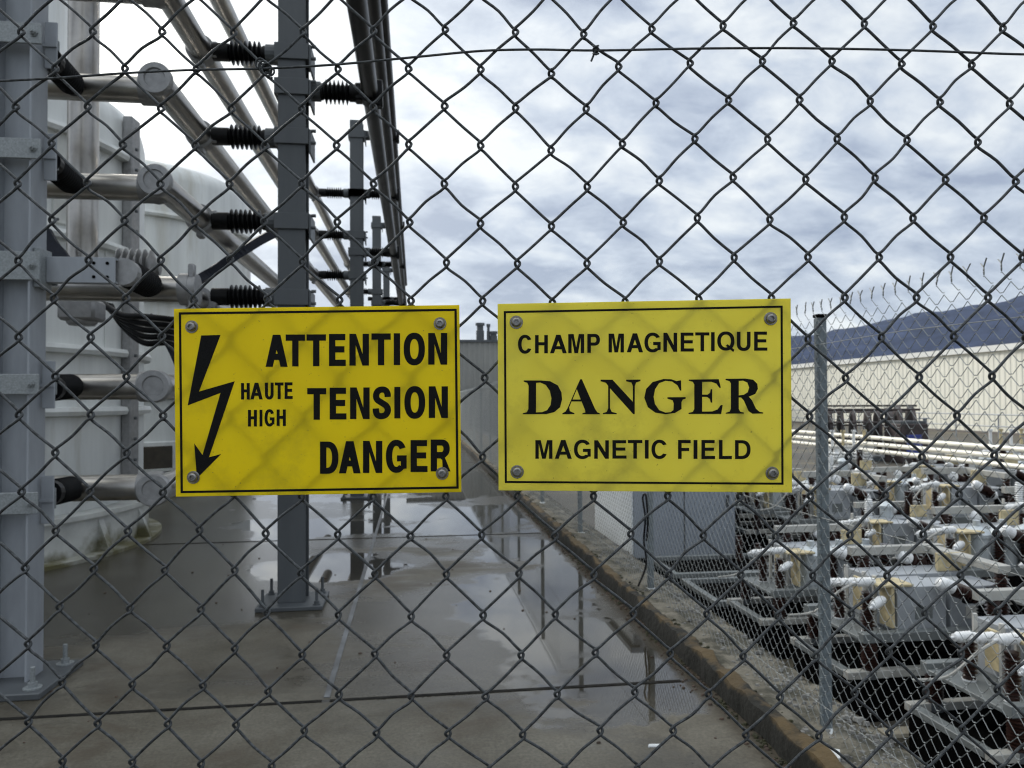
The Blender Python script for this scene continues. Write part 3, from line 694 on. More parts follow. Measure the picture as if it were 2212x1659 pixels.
b = MB(); b.strap(smoothpath([at(418, 612, 6.2), at(450, 592, 6.2), at(480, 572, 6.25), at(520, 545, 6.3), at(560, 520, 6.4), at(600, 500, 6.5)], 5), (.3, 0, 1), .075, .04)
tag(b.build('braided_strap', M['navy']), 'dark navy strap curving up behind the capped pipes to the middle post', 'strap')
b = MB(); b.strap(smoothpath([at(318, 690, 6.2), at(345, 706, 6.1), at(372, 740, 6.1), at(395, 790, 6.1), at(420, 860, 6.1)], 5), (1, 0, .4), .11, .05)
tag(b.build('braided_strap', M['navy']), 'wide dark strap sloping down behind the left edge of the lightning sign', 'strap')
pi_ = at(290, 575, 5.6)
t = thing('post_insulator', 'pale grey ribbed insulator standing behind the channel arm', 'insulator', (pi_.x, pi_.y, pi_.z))
b = MB(); pr = [(.07, -.12)]
for i in range(6): pr += [(.08, -.12 + i * .045), (.13, -.105 + i * .045), (.13, -.098 + i * .045), (.08, -.085 + i * .045)]
pr += [(.06, .16), (.06, .18)]
b.lathe((0, 0, 0), (1, .1, 0), [(r_, q_ + .0) for r_, q_ in pr], 24); b.build('ribbed_body', M['aluflat'], t, SM)
b = MB(); b.box((-.02, 0, -.16), (.26, .12, .05), None, .008); b.build('mount', M['aluflat'], t)
# ================================================================== THE FAR CHAIN-LINK FENCE ALONG THE KERB
FX = 1.785
t = thing('chain_link_fence', 'second chain-link fence running away along the mossy kerb, twisted wire tips on top', 'fence', (FX, 3.1, .05))
b = MB(); pw, ph = .0705, .0705; z0 = .05; rows = 52
def kn(i, j):                                        # knot of the mesh
    y = .55 + i * pw / 2; z = z0 + j * ph / 2
    return Vector((noise.noise(Vector((y * .8, z * .9, 0))) * .02 - .03, y + noise.noise(Vector((y * 2, z * 2, 5))) * .006 - 3.1, z + noise.noise(Vector((y * 2, z * 2, 9))) * .006 - .05))
NI = int((30 - .55) / (pw / 2))
for i in range(NI):
    y = .55 + i * pw / 2; near = y < 9; k = 4 if near else 3; r_ = .0014 if y < 14 else .0022
    for j in range(rows):
        if (i + j) % 2: continue
        p = kn(i, j)
        q = kn(i + 1, j + 1); dx = .0025
        d_ = Vector((-dx, 0, 0)); e_ = Vector((dx, 0, 0))
        if near:
            b.tube([p + Vector((0, -.003, .004)), p.lerp(q, .1) + d_ , p.lerp(q, .9) + d_, q + Vector((0, .002, -.005))], r_, k, False)
            if j > 0: q = kn(i + 1, j - 1); b.tube([p + Vector((0, -.003, -.004)), p.lerp(q, .1) + e_, p.lerp(q, .9) + e_, q + Vector((0, .002, .005))], r_, k, False)
        else:
            b.tube([p, q], r_, k, False)
            if j > 0: b.tube([p, kn(i + 1, j - 1)], r_, k, False)
    if (i + rows) % 2 == 0:                          # twisted tip with two open ends
        p = kn(i, rows); u = Vector((0, 0, 1)); a = rng.uniform(-.4, .4); s_ = Vector((0, rng.uniform(-.006, .006), 0))
        for sg in (-1, 1):
            b.tube([p, p + u * .008 + Vector((.003 * sg, .003 * sg, 0)), p + u * .016 + Vector((-.003 * sg, -.003 * sg, 0)) + s_, p + u * .024 + s_, p + u * (.044 + a * .012 * sg) + s_ + Vector((.012 * sg, sg * (.030 + a * .012), 0))], .0022, 4, False)
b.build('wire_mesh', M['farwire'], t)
for zt_ in (.16, .98, 1.74):
    b = MB(); b.tube([(-.03 + .008, .5 - 3.1 + q * .5, zt_ - .05 + .006 * math.sin(q * 1.9)) for q in range(60)], .0017, 5); b.build('tension_wire', M['farwire'], t)
for i in range(12):
    y = 3.10 + 2.46 * i
    b = MB(); b.bx(-.022, .022, y - 3.1 - .02, y - 3.1 + .02, -.03, 1.81, .006)
    for q in range(44 if i < 4 else 0): b.box((-.024, y - 3.1 - .012, .06 + q * .04), (.012, .014, .02))
    o = b.build('post', M['fencepost'], t)
    b = MB(); b.bx(-.024, .024, y - 3.1 - .022, y - 3.1 + .022, 1.81, 1.825, .004); b.build('cap', M['pit'], o)
    if i < 5:
        b = MB(); b.lathe((0, y - 3.1, -.04), (0, 0, 1), [(.085, 0), (.075, .03), (.03, .05)], 9); b.build('footing', M['chip'], o)
# ---- cable loop hung on the second post
lp = Vector((FX - .03, 5.56, 0))
pts = [(lp.x, lp.y, .42), (lp.x - .01, lp.y - .07, .55), (lp.x - .02, lp.y - .09, .68), (lp.x - .02, lp.y - .05, .78), (lp.x - .02, lp.y + .02, .74), (lp.x - .02, lp.y - .04, .6), (lp.x - .02, lp.y + .0, .42), (lp.x - .02, lp.y - .05, .25), (lp.x - .1, lp.y - .1, .10)]
b = MB(); b.tube(smoothpath(pts, 8), .008, 6); tag(b.build('cable_loop', M['black']), 'black cable looped on the fence post beside the blue-grey cabin', 'cable')

# ================================================================== SHUTTLE: THE NEAR CHAIN-LINK FENCE
FD = .785
FN = Vector((math.sin(R(YAW)), math.cos(R(YAW)), 0))                  # into the scene
FP0 = Vector((0, 0, CAM_H)) + FN * FD
RES = [(0,0,8,1),(2,0,9,1),(4,0,6,3),(6,0,7,7),(1,1,4,-2),(3,1,2,-1),(5,1,3,2),(7,1,-1,5),(0,2,-4,-4),(2,2,-2,-3),(4,2,2,2),(6,2,1,4),(8,2,-1,5),(1,3,-4,-7),(3,3,-4,-4),(5,3,-1,-1),(7,3,-4,1),(0,4,-1,-4),(2,4,-4,-4),(4,4,0,-2),(6,4,-5,-1),(8,4,-3,-1),(1,5,-3,-8),(3,5,-1,-7),(5,5,-3,-4),(7,5,-8,-2),(8,0,4,6),(10,0,3,6),(12,0,5,4),(14,0,4,11),(9,1,2,4),(11,1,1,4),(13,1,4,7),(15,1,3,17),(10,2,-0,3),(12,2,1,1),(14,2,1,6),(9,3,-3,1),(11,3,-1,0),(13,3,-0,3),(15,3,-1,14),(10,4,-2,1),(12,4,-3,1),(14,4,-3,8),(9,5,-4,-1),(11,5,-2,0),(13,5,-3,3),(15,5,-4,10),(16,0,-2,17),(18,0,-8,7),(20,0,-7,2),(22,0,-8,-3),(24,0,-8,-0),(26,0,-13,7),(28,0,-15,13),(17,1,-5,3),(19,1,-4,-3),(21,1,-1,-6),(23,1,-4,-5),(25,1,-7,2),(27,1,-9,6),(16,2,0,9),(18,2,-3,-2),(20,2,0,-7),(22,2,-0,-7),(24,2,-1,-3),(26,2,-4,0),(28,2,-7,4),(17,3,-1,1),(19,3,2,-9),(21,3,5,-7),(23,3,2,-7),(25,3,-1,-3),(27,3,-2,2),(16,4,-2,9),(18,4,0,-3),(20,4,5,-10),(22,4,8,-5),(24,4,4,-7),(26,4,2,-3),(28,4,-0,2),(17,5,-3,2),(19,5,3,-7),(21,5,5,-3),(23,5,12,-8),(25,5,6,-5),(27,5,5,-5),(16,6,-6,6),(18,6,-4,2),(20,6,3,-6),(22,6,8,-7),(24,6,7,-6),(26,6,7,-6),(28,6,8,-5),(23,7,8,-4),(25,7,8,-4),(27,7,8,-4),(22,8,3,1),(24,8,7,-3),(26,8,8,-5),(23,9,4,-0),(25,9,8,-2),(27,9,10,-4),(22,10,1,-2),(24,10,7,-2),(26,10,9,-4),(22,12,-2,-0),(24,12,4,-3),(26,12,8,-5),(23,11,5,-0),(25,11,8,-0),(27,11,9,-4),(23,13,3,-1),(25,13,5,-3),(27,13,7,-6),(21,13,-2,3),(22,14,-2,2),(24,14,2,2),(26,14,5,-1),(23,15,1,-1),(25,15,3,-3),(27,15,3,-7),(21,15,-2,5),(22,16,0,7),(24,16,1,-3),(26,16,0,-1),(21,17,-2,11),(23,17,2,1),(25,17,-1,-3),(27,17,-3,-9),(22,18,1,10),(24,18,-4,1),(26,18,-3,-9),(0,14,14,-4),(2,14,6,-3),(4,14,4,-2),(6,14,-2,-2),(1,15,10,-4),(3,15,6,-2),(5,15,3,-1),(7,15,-7,4),(0,16,20,-6),(2,16,10,-4),(4,16,7,-4),(6,16,-1,-2),(1,17,15,-7),(3,17,10,-4),(5,17,5,-3),(0,18,21,-4),(2,18,13,-2),(4,18,8,-3),(6,18,-2,-2),(1,9,3,-3),(3,9,1,-2),(0,10,2,-3),(2,10,1,-3),(4,10,2,-2),(1,11,2,-4),(3,11,1,-4),(0,12,7,-3),(2,12,-1,-4),(4,12,1,-3),(1,13,3,-2),(3,13,2,-2),(5,13,1,-5),(0,6,1,-4),(2,6,-2,-4),(4,6,0,-4),(1,7,0,-5),(3,7,1,-5),(5,7,-7,-2),(0,8,1,-5),(2,8,2,-4),(4,8,1,-5),(7,13,-12,2),(9,13,-12,4),(11,13,-11,6),(13,13,-13,3),(8,14,-14,3),(10,14,-11,5),(12,14,-13,4),(14,14,-12,1),(7,15,-11,5),(9,15,-13,10),(11,15,-12,12),(13,15,-13,8),(6,16,-3,0),(8,16,-14,12),(10,16,-14,9),(12,16,-15,11),(14,16,-11,10),(7,17,-10,8),(9,17,-14,14),(11,17,-15,16),(13,17,-11,15)]
RD = {(a, c): (e_, f_) for a, c, e_, f_ in RES}
def lat(u, r):
    x = 38.478 + 76.54 * u + .10903 * r + .10979 * u * r; y = 69.0 - .8269 * u + 83.06 * r + .08175 * u * r
    if (u, r) in RD: dx, dy = RD[(u, r)]
    else:
        sx = sy = sw = 0
        for (a, c), (p, q) in RD.items():
            d2 = (a - u) ** 2 + (c - r) ** 2
            if d2 < 26: w = 1 / (d2 + .3) ** 1.5; sx += p * w; sy += q * w; sw += w
        if sw: k = min(1, sw * 2); dx, dy = sx / sw * k, sy / sw * k
        else: dx = dy = 0
        dx += rng.uniform(-2, 2); dy += rng.uniform(-2, 2)
    p = on_plane(x + dx, y + dy, FP0, FN); return p
U0, U1, R0, R1 = -18, 46, -7, 37
FR = Vector((FN.y, -FN.x, 0)); UPV = Vector((0, 0, 1)); PXM = FD / FPX
nodes = {(u, r): lat(u, r) for u in range(U0, U1 + 1) for r in range(R0, R1 + 1) if (u + r) % 2 == 0}
wr = .00154
t = thing('chain_link_fence', 'near chain-link fence of dark galvanised wire carrying the two yellow signs', 'fence', (FP0.x, FP0.y, 0))
b = MB()
rw = random.Random(3)
def off(p, dx, dy, dz): return p + FR * (dx * PXM) - UPV * (dy * PXM) - FN * dz
for u in range(U0, U1):                              # one wire zigzags between columns u (its left bends) and u+1
    pts = []
    detail = -2 <= u <= 31
    for r in range(R0, R1 + 1):
        left = (u + r) % 2 == 0
        p = nodes[(u, r)] if left else nodes[(u + 1, r)]
        s_ = 1 if left else -1
        f_ = wr * 1.02 if left else -wr * 1.02       # front on the '/' legs, back on the '\' legs
        e_ = rw.uniform(-1.2, 1.2); a_ = rw.uniform(.9, 1.25)
        pts += [off(p, s_ * 7.5, -11.5 * a_, f_), off(p, s_ * -2.2, -5.5, f_ * 1.05), off(p, s_ * -(5.6 + e_ * .5), 1.0 + e_, f_ * .15), off(p, s_ * -1.5, 8.0, -f_ * 1.05), off(p, s_ * 7.5, 14.0 * a_, -f_)]
        if detail and r < R1:                        # a slight bow in each straight leg
            nxt = nodes[(u + 1, r + 1)] if left else nodes[(u, r + 1)]
            m_ = p.lerp(nxt, .5); bow = rw.gauss(0, 1.4)
            pts.append(off(m_, bow, -bow * .8 * s_ + rw.gauss(0, .5), -f_))
    b.tube(smoothpath(pts, 3 if detail else 2), wr, 8 if detail else 5)
b.build('wire_mesh', M['wire'], t, R(80)).location = -t.location
tw = [(-900, 205), (-400, 195), (0, 175), (130, 168), (270, 158), (420, 151), (574, 148), (730, 139), (900, 123), (1040, 110), (1160, 107), (1290, 109), (1500, 105), (1700, 104), (1900, 107), (2060, 112), (2240, 118), (2700, 124), (3400, 130)]
b = MB(); b.tube(smoothpath([on_plane(x_, y_, FP0 - FN * .0042, FN) for x_, y_ in tw], 6), .0013, 8); b.build('tension_wire', M['wire'], t, R(80)).location = -t.location
b = MB(); c0 = on_plane(574, 149, FP0 - FN * .001, FN); pts = []
for k in range(44):
    a = k * .85; pts.append(c0 + FR * (.0052 * math.cos(a) + (k - 22) * .00022) + UPV * (.0052 * math.sin(a)) * 1.1 - UPV * (k - 22) * .00018 - FN * (.0048 * math.sin(a * .5 + .4)))
b.tube(smoothpath(pts, 3), .0011, 6); b.build('wire_tie', M['wire'], t, R(80)).location = -t.location
b = MB(); c0 = on_plane(1287, 111, FP0 - FN * .004, FN)
for sg in (-1, 1): b.tube(smoothpath([c0 + FR * (.0028 * math.cos(a * .9)) * sg + UPV * (.006 - a * .0012) - FN * (.0028 * math.sin(a * .9)) for a in range(10)], 4), .0011, 6)
b.tube([c0 + UPV * .004, c0 + UPV * -.002 - FR * .0015, c0 - UPV * .0105 - FR * .005], .0012, 6)
b.build('wire_tie', M['wire'], t, R(80)).location = -t.location

# ================================================================== THE TWO SIGNS
def arc(cx, cy, rx, ry, a0, a1, n=14, ex=2.0):
    out = []
    for k in range(n + 1):
        a = R(a0 + (a1 - a0) * k / n); c, s_ = math.cos(a), math.sin(a)
        out.append((cx + rx * math.copysign(abs(c) ** (2 / ex), c), cy + ry * math.copysign(abs(s_) ** (2 / ex), s_)))
    return out
def glyph(ch, w, h):
    """contours of a bold sans capital in a unit box; w, h: stem and bar thickness as shares of the box"""
    if ch == 'I': return [[[(0, 0), (0, 1), (1, 1), (1, 0)]]]
    if ch == 'H': return [[[(0, 0), (0, 1), (w, 1), (w, .5 + h * .62), (1 - w, .5 + h * .62), (1 - w, 1), (1, 1), (1, 0), (1 - w, 0), (1 - w, .5 - h * .38), (w, .5 - h * .38), (w, 0)]]]
    if ch == 'T': a = .5 - w / 2; return [[[(a, 0), (a, 1 - h), (0, 1 - h), (0, 1), (1, 1), (1, 1 - h), (1 - a, 1 - h), (1 - a, 0)]]]
    if ch == 'L': return [[[(0, 0), (0, 1), (w, 1), (w, h), (1, h), (1, 0)]]]
    if ch == 'E': return [[[(0, 0), (0, 1), (.97, 1), (.97, 1 - h), (w, 1 - h), (w, .5 + h * .6), (.92, .5 + h * .6), (.92, .5 - h * .4), (w, .5 - h * .4), (w, h), (1, h), (1, 0)]]]
    if ch == 'F': return [[[(0, 0), (0, 1), (1, 1), (1, 1 - h), (w, 1 - h), (w, .5 + h * .5), (.88, .5 + h * .5), (.88, .5 - h * .5), (w, .5 - h * .5), (w, 0)]]]
    if ch == 'N': a = w * 1.03; return [[[(0, 0), (0, 1), (a, 1), (1 - w, .36), (1 - w, 1), (1, 1), (1, 0), (1 - a, 0), (w, .64), (w, 0)]]]
    if ch == 'M': return [[[(0, 0), (0, 1), (w * 1.5, 1), (.5, .30), (1 - w * 1.5, 1), (1, 1), (1, 0), (1 - w * .95, 0), (1 - w * .95, .80), (.5 + w * .5, 0), (.5 - w * .5, 0), (w * .95, .80), (w * .95, 0)]]]
    if ch == 'A':
        s_ = .5 - .6 * w; ix = lambda y: 1.12 * w + s_ * y; yc = (.5 - 1.12 * w) / s_; y1 = .215
        return [[[(0, 0), (s_, 1), (1 - s_, 1), (1, 0), (1 - 1.12 * w, 0), (1 - ix(y1), y1), (ix(y1), y1), (1.12 * w, 0)], [(ix(y1 + h), y1 + h), (.5, yc - .02), (1 - ix(y1 + h), y1 + h)]]]
    if ch == 'O': return [[arc(.5, .5, .5, .5, 0, 352, 44, 2.25), arc(.5, .5, .5 - w, .5 - h, 0, 352, 44, 2.25)]]
    if ch == 'Q': return [[arc(.5, .52, .5, .48, 0, 352, 44, 2.2), arc(.5, .52, .5 - w, .48 - h, 0, 352, 44, 2.2)], [[(.50, .28), (.60, .36), (1.0, .08), (.93, -.03)]]]
    if ch == 'D': return [[[(0, 0), (0, 1), (.42, 1)] + arc(.42, .5, .58, .5, 90, -90, 24, 2.3) + [(.42, 0)], [(w, 1 - h), (.40, 1 - h)] + arc(.40, .5, .60 - w, .5 - h, 90, -90, 24, 2.3) + [(.40, h), (w, h)]]]
    if ch == 'C': return [[arc(.5, .5, .5, .5, 28, 332, 40, 2.15) + arc(.5, .5, .5 - w, .5 - h, 322, 38, 34, 2.15)]]
    if ch == 'G': return [[arc(.5, .5, .5, .5, 30, 312, 36, 2.2) + [(.99, .13), (.99, .53), (.53, .53), (.53, .53 - h), (1 - w * .95, .53 - h), (1 - w * .95, .21)] + arc(.5, .5, .5 - w, .5 - h, 306, 40, 30, 2.2)]]
    if ch == 'U': return [[[(0, 1)] + arc(.5, .34, .5, .34, 180, 360, 22, 2.2) + [(1, 1), (1 - w, 1)] + arc(.5, .36, .5 - w, .36 - h, 360, 180, 20, 2.2) + [(w, 1)]]]
    if ch == 'P': return [[[(0, 0), (0, 1), (.58, 1)] + arc(.58, .69, .42, .31, 90, -90, 18, 2.2) + [(.58, .38), (w, .38), (w, 0)], [(w, 1 - h), (.56, 1 - h)] + arc(.56, .69, .44 - w, .31 - h, 90, -90, 14, 2.2) + [(.56, .38 + h), (w, .38 + h)]]]
    if ch == 'R': return [[[(0, 0), (0, 1), (.56, 1)] + arc(.56, .715, .40, .285, 90, -55, 16, 2.2) + [(.72, .43), (1.0, 0), (1 - w * 1.22, 0), (.58, .36), (.50, .405), (w, .405), (w, 0)], [(w, 1 - h), (.54, 1 - h)] + arc(.54, .71, .42 - w, .29 - h, 90, -90, 14, 2.2) + [(.54, .42 + h), (w, .42 + h)]]]
    if ch == 'S':
        cl = [(1, .72), (.96, .86), (.80, .97), (.5, 1.0), (.17, .94), (.02, .78), (.12, .62), (.5, .50), (.88, .38), (1.0, .22), (.84, .06), (.5, 0), (.18, .03), (.03, .14), (0, .29)]
        cl = smoothpath([(w / 2 + x * (1 - w), h / 2 + y * (1 - h), 0) for x, y in cl], 4); L_, R_ = [], []
        for k in range(len(cl)):
            d = cl[min(k + 1, len(cl) - 1)] - cl[max(k - 1, 0)]; dd = Vector((d.x / w, d.y / h, 0)).normalized()
            nx_, ny_ = -dd.y * w / 2, dd.x * h / 2; L_.append((cl[k].x + nx_, cl[k].y + ny_)); R_.append((cl[k].x - nx_, cl[k].y - ny_))
        return [[L_ + R_[::-1]]]
def sign(name, label, corners, border, bth, lines, polys, screws, sx, sy, k, m, depth, ink_label, yaw):
    """all numbers are measured on an enlargement of the photograph: x = sx + k*zx"""
    D = lambda zx, zy: (sx + k * zx, sy + k * zy)
    nrm_ = (Matrix.Rotation(R(yaw), 3, 'Z') @ FN)
    mid = D(sum(c[0] for c in corners) / 4, sum(c[1] for c in corners) / 4)
    p0 = on_plane(*mid, FP0 - FN * depth, FN)
    t = thing(name, label, 'warning sign', tuple(p0), 'yellow warning signs on the near fence')
    W2 = lambda zx, zy, h: on_plane(*D(zx, zy), p0, nrm_) - nrm_ * h - p0
    b = MB(); b.prism([list(corners)], W2, -.0015, 0); b.build('panel', m, t)
    def quad_in(q, w):
        (a, c, d, e) = q; return [(a[0] + w, a[1] + w), (c[0] - w, c[1] + w), (d[0] - w, d[1] - w), (e[0] + w, e[1] - w)]
    b = MB(); b.prism([list(border), quad_in(border, bth)], W2, .0001, .0003); b.build('border', M['ink'], t)
    for (word, boxes, sw, sh) in lines:
        b = MB()
        for ch, (x0, x1, y0, y1) in zip(word.replace(' ', ''), boxes):
            for li, contours in enumerate(glyph(ch, min(.49, sw / (x1 - x0)), sh / (y1 - y0))):
                b.prism(contours, lambda u, v, h: W2(x0 + u * (x1 - x0), y1 - v * (y1 - y0), h + li * .00004), .0001, .0003)
        o = b.build('lettering', M['ink'], t); o['label'] = 'the words %s in bold black capitals' % word
    for nm, lab, contours_list in polys:
        b = MB()
        for cs in contours_list: b.prism(cs, W2, .0001, .0003)
        o = b.build(nm, M['ink'], t); o['label'] = lab
    for i, (x_, y_) in enumerate(screws):
        c = W2(x_, y_, 0); r_ = 47 * k * PXM * .985; d_ = -nrm_
        b = MB(); b.lathe(c, d_, [(r_, .0002), (r_, .0011), (r_ * .95, .0015), (r_ * .5, .0015)], 28)
        o = b.build('washer', M['brass'], t, SM)
        hx = r_ * .34
        b = MB(); b.lathe(c, d_, [(r_ * .72, .0015), (r_ * .75, .0022), (r_ * .74, .0034), (r_ * .62, .0046), (r_ * .47, .0050)], 28)
        u, w_, _ = MB.frame(d_); cc = c + d_ * .0050; n_ = 28; vs, fs = [], []
        def sock(a):                                 # six-lobed recess
            return hx * (1 + .16 * math.cos(6 * a))
        for q in range(n_):
            a = 2 * math.pi * q / n_; v = u * math.cos(a) + w_ * math.sin(a)
            vs += [cc + v * r_ * .47, cc + v * sock(a + i), cc + v * sock(a + i) - d_ * .0022]
        for q in range(n_):
            q2 = (q + 1) % n_; fs += [(q * 3, q2 * 3, q2 * 3 + 1, q * 3 + 1), (q * 3 + 1, q2 * 3 + 1, q2 * 3 + 2, q * 3 + 2)]
        fs.append(tuple(q * 3 + 2 for q in range(n_))); b.f = [f for f in b.f if len(f) == 4]; b.mi = [0] * len(b.f); b.add(vs, fs)
        b.build('screw', M['brass'], o, SM)
    return t
K1 = .5425 / 1.8228
sign('warning_sign', 'deep yellow high voltage sign with a lightning bolt and the words ATTENTION TENSION DANGER',
     [(64, 122), (2135, 94), (2150, 1452), (78, 1485)], [(100, 147), (2117, 121), (2131, 1427), (113, 1460)], 17,
     [('ATTENTION', [(730, 890, 310, 543), (876, 1016, 308, 540), (1027, 1168, 307, 538), (1190, 1312, 304, 537), (1338, 1480, 303, 534), (1498, 1638, 300, 531), (1660, 1706, 299, 530), (1732, 1886, 295, 532), (1910, 2048, 297, 527)], 46, 46),
      ('HAUTE', [(552, 615, 660, 780), (619, 709, 658, 779), (725, 788, 657, 780), (797, 860, 656, 777), (868, 927, 655, 776)], 22, 22),
      ('HIGH', [(602, 667, 855, 976), (686, 707, 854, 975), (722, 795, 850, 976), (810, 877, 852, 972)], 22, 22),
      ('TENSION', [(1032, 1170, 697, 927), (1195, 1317, 694, 925), (1343, 1485, 692, 922), (1507, 1640, 685, 923), (1664, 1708, 688, 917), (1737, 1888, 682, 920), (1914, 2053, 684, 914)], 46, 45),
      ('DANGER', [(1125, 1258, 1085, 1319), (1262, 1420, 1082, 1316), (1437, 1577, 1080, 1313), (1603, 1755, 1072, 1312), (1782, 1905, 1074, 1306), (1928, 2072, 1070, 1302)], 46, 44)],
     [('lightning_bolt', 'black lightning bolt with an arrow head', [[[(263, 315), (403, 311), (247, 722), (506, 647), (319, 1199), (408, 1175), (232, 1352), (212, 1098), (272, 1183), (403, 732), (165, 823)]]])],
     [(195, 253), (1996, 230), (207, 1345), (2012, 1316)], 650 / 1.8228, 1150 / 1.8228, K1, M['yellow'], .0052, '', 0.0)
K2 = .5651 / 1.8228
ser = [[[(287, 651), (405, 651), (470, 656), (525, 686), (550, 735), (554, 785), (540, 838), (500, 872), (445, 886), (280, 887), (280, 880), (308, 872), (319, 850), (321, 690), (312, 668), (287, 660)], [(373, 668), (402, 666), (440, 682), (468, 722), (480, 775), (474, 822), (450, 858), (415, 872), (373, 873)]],
       [[(680, 643), (692, 643), (785, 852), (800, 873), (817, 880), (817, 887), (695, 887), (695, 880), (716, 874), (714, 858), (690, 798), (620, 798), (604, 838), (608, 865), (640, 879), (640, 886), (556, 887), (556, 880), (578, 868), (592, 845)], [(657, 712), (627, 784), (684, 784)]],
       [[(822, 646), (905, 646), (1047, 800), (1047, 690), (1037, 666), (1000, 657), (1000, 646), (1100, 645), (1100, 656), (1070, 665), (1061, 690), (1060, 886), (1050, 886), (888, 706), (888, 845), (900, 870), (935, 879), (935, 886), (838, 886), (838, 879), (865, 870), (875, 845), (875, 690), (860, 668), (822, 657)]],
       [[(1383, 650), (1385, 722), (1376, 722), (1358, 685), (1320, 659), (1275, 654), (1230, 670), (1202, 712), (1192, 765), (1201, 815), (1230, 858), (1275, 875), (1310, 872), (1330, 858), (1332, 812), (1325, 790), (1288, 778), (1288, 768), (1415, 767), (1415, 778), (1395, 785), (1386, 802), (1386, 850), (1340, 878), (1275, 887), (1205, 876), (1152, 838), (1127, 772), (1140, 710), (1185, 662), (1260, 641), (1315, 643), (1352, 656), (1368, 652)]],
       [[(1437, 645), (1645, 642), (1660, 702), (1650, 703), (1630, 674), (1595, 661), (1530, 661), (1530, 750), (1568, 750), (1585, 737), (1590, 712), (1600, 712), (1600, 806), (1590, 806), (1583, 780), (1565, 766), (1530, 766), (1530, 868), (1600, 867), (1638, 853), (1660, 822), (1673, 822), (1662, 885), (1435, 885), (1435, 877), (1465, 870), (1475, 850), (1475, 680), (1465, 661), (1437, 653)]],
       [[(1693, 640), (1830, 638), (1885, 646), (1914, 675), (1918, 710), (1900, 745), (1855, 764), (1877, 790), (1905, 848), (1930, 870), (1955, 874), (1955, 882), (1880, 883), (1853, 865), (1820, 790), (1802, 771), (1785, 770), (1785, 850), (1795, 869), (1820, 875), (1820, 882), (1695, 883), (1695, 876), (1722, 868), (1730, 848), (1730, 672), (1720, 656), (1693, 648)], [(1785, 655), (1815, 653), (1845, 666), (1857, 700), (1848, 733), (1820, 751), (1785, 755)]]]
sign('warning_sign', 'pale yellow magnetic field sign reading CHAMP MAGNETIQUE DANGER MAGNETIC FIELD',
     [(105, 118), (2147, 80), (2157, 1432), (112, 1417)], [(148, 168), (2091, 130), (2097, 1378), (155, 1366)], 15,
     [('CHAMP MAGNETIQUE', [(247, 345, 333, 465), (366, 455, 335, 462), (470, 587, 333, 462), (597, 708, 328, 461), (730, 818, 327, 459), (878, 985, 325, 456), (1005, 1118, 323, 455), (1128, 1242, 318, 456), (1260, 1356, 319, 452), (1380, 1472, 318, 450), (1482, 1580, 316, 448), (1592, 1617, 315, 447), (1635, 1755, 310, 449), (1772, 1867, 312, 446), (1892, 1984, 311, 444)], 25, 22),
      ('MAGNETIC FIELD', [(368, 487, 1067, 1197), (503, 622, 1066, 1197), (637, 755, 1064, 1199), (778, 880, 1068, 1197), (905, 1003, 1067, 1196), (1013, 1113, 1066, 1196), (1131, 1157, 1066, 1196), (1177, 1288, 1064, 1199), (1362, 1450, 1066, 1198), (1470, 1497, 1066, 1198), (1525, 1620, 1066, 1199), (1647, 1737, 1066, 1199), (1759, 1867, 1067, 1199)], 25, 22)],
     [('lettering', 'the word DANGER in wide serif capitals', ser)],
     [(235, 247), (2006, 222), (241, 1288), (2017, 1298)], 1900 / 1.8228, 1130 / 1.8228, K2, M['lemon'], .0065, '', 0.9)
# ================================================================== THE EQUIPMENT YARD BEHIND THE SECOND FENCE
# blue-grey cabin
t = thing('equipment_cabin', 'blue-grey cabin with lit side painted pale, behind the second fence under the magnetic field sign', 'cabin', (2.22, 7.47, YZ))
b = MB(); b.bx(.004, 1.10, 0, 1.62, .09, 1.24, .004); b.build('front_wall', M['cabin'], t)
b = MB(); b.bx(-.012, .003, .012, 1.61, .03, 1.235, .003); b.build('side_wall', M['cabin_lit'], t)
b = MB(); b.bx(.03, 1.07, .03, 1.58, 0, .09); b.build('plinth', M['pit'], t)
b = MB(); b.bx(-.05, 1.15, -.05, 1.67, 1.24, 1.30, .006); b.build('roof', M['cabin'], t)
b = MB(); b.bx(.54, .552, -.006, .003, .12, 1.2); b.build('door_seam', M['postgrey'], t)
b = MB(); b.bx(1.0, 1.03, -.02, .003, .6, .72, .004); b.build('handle', M['postgrey'], t)

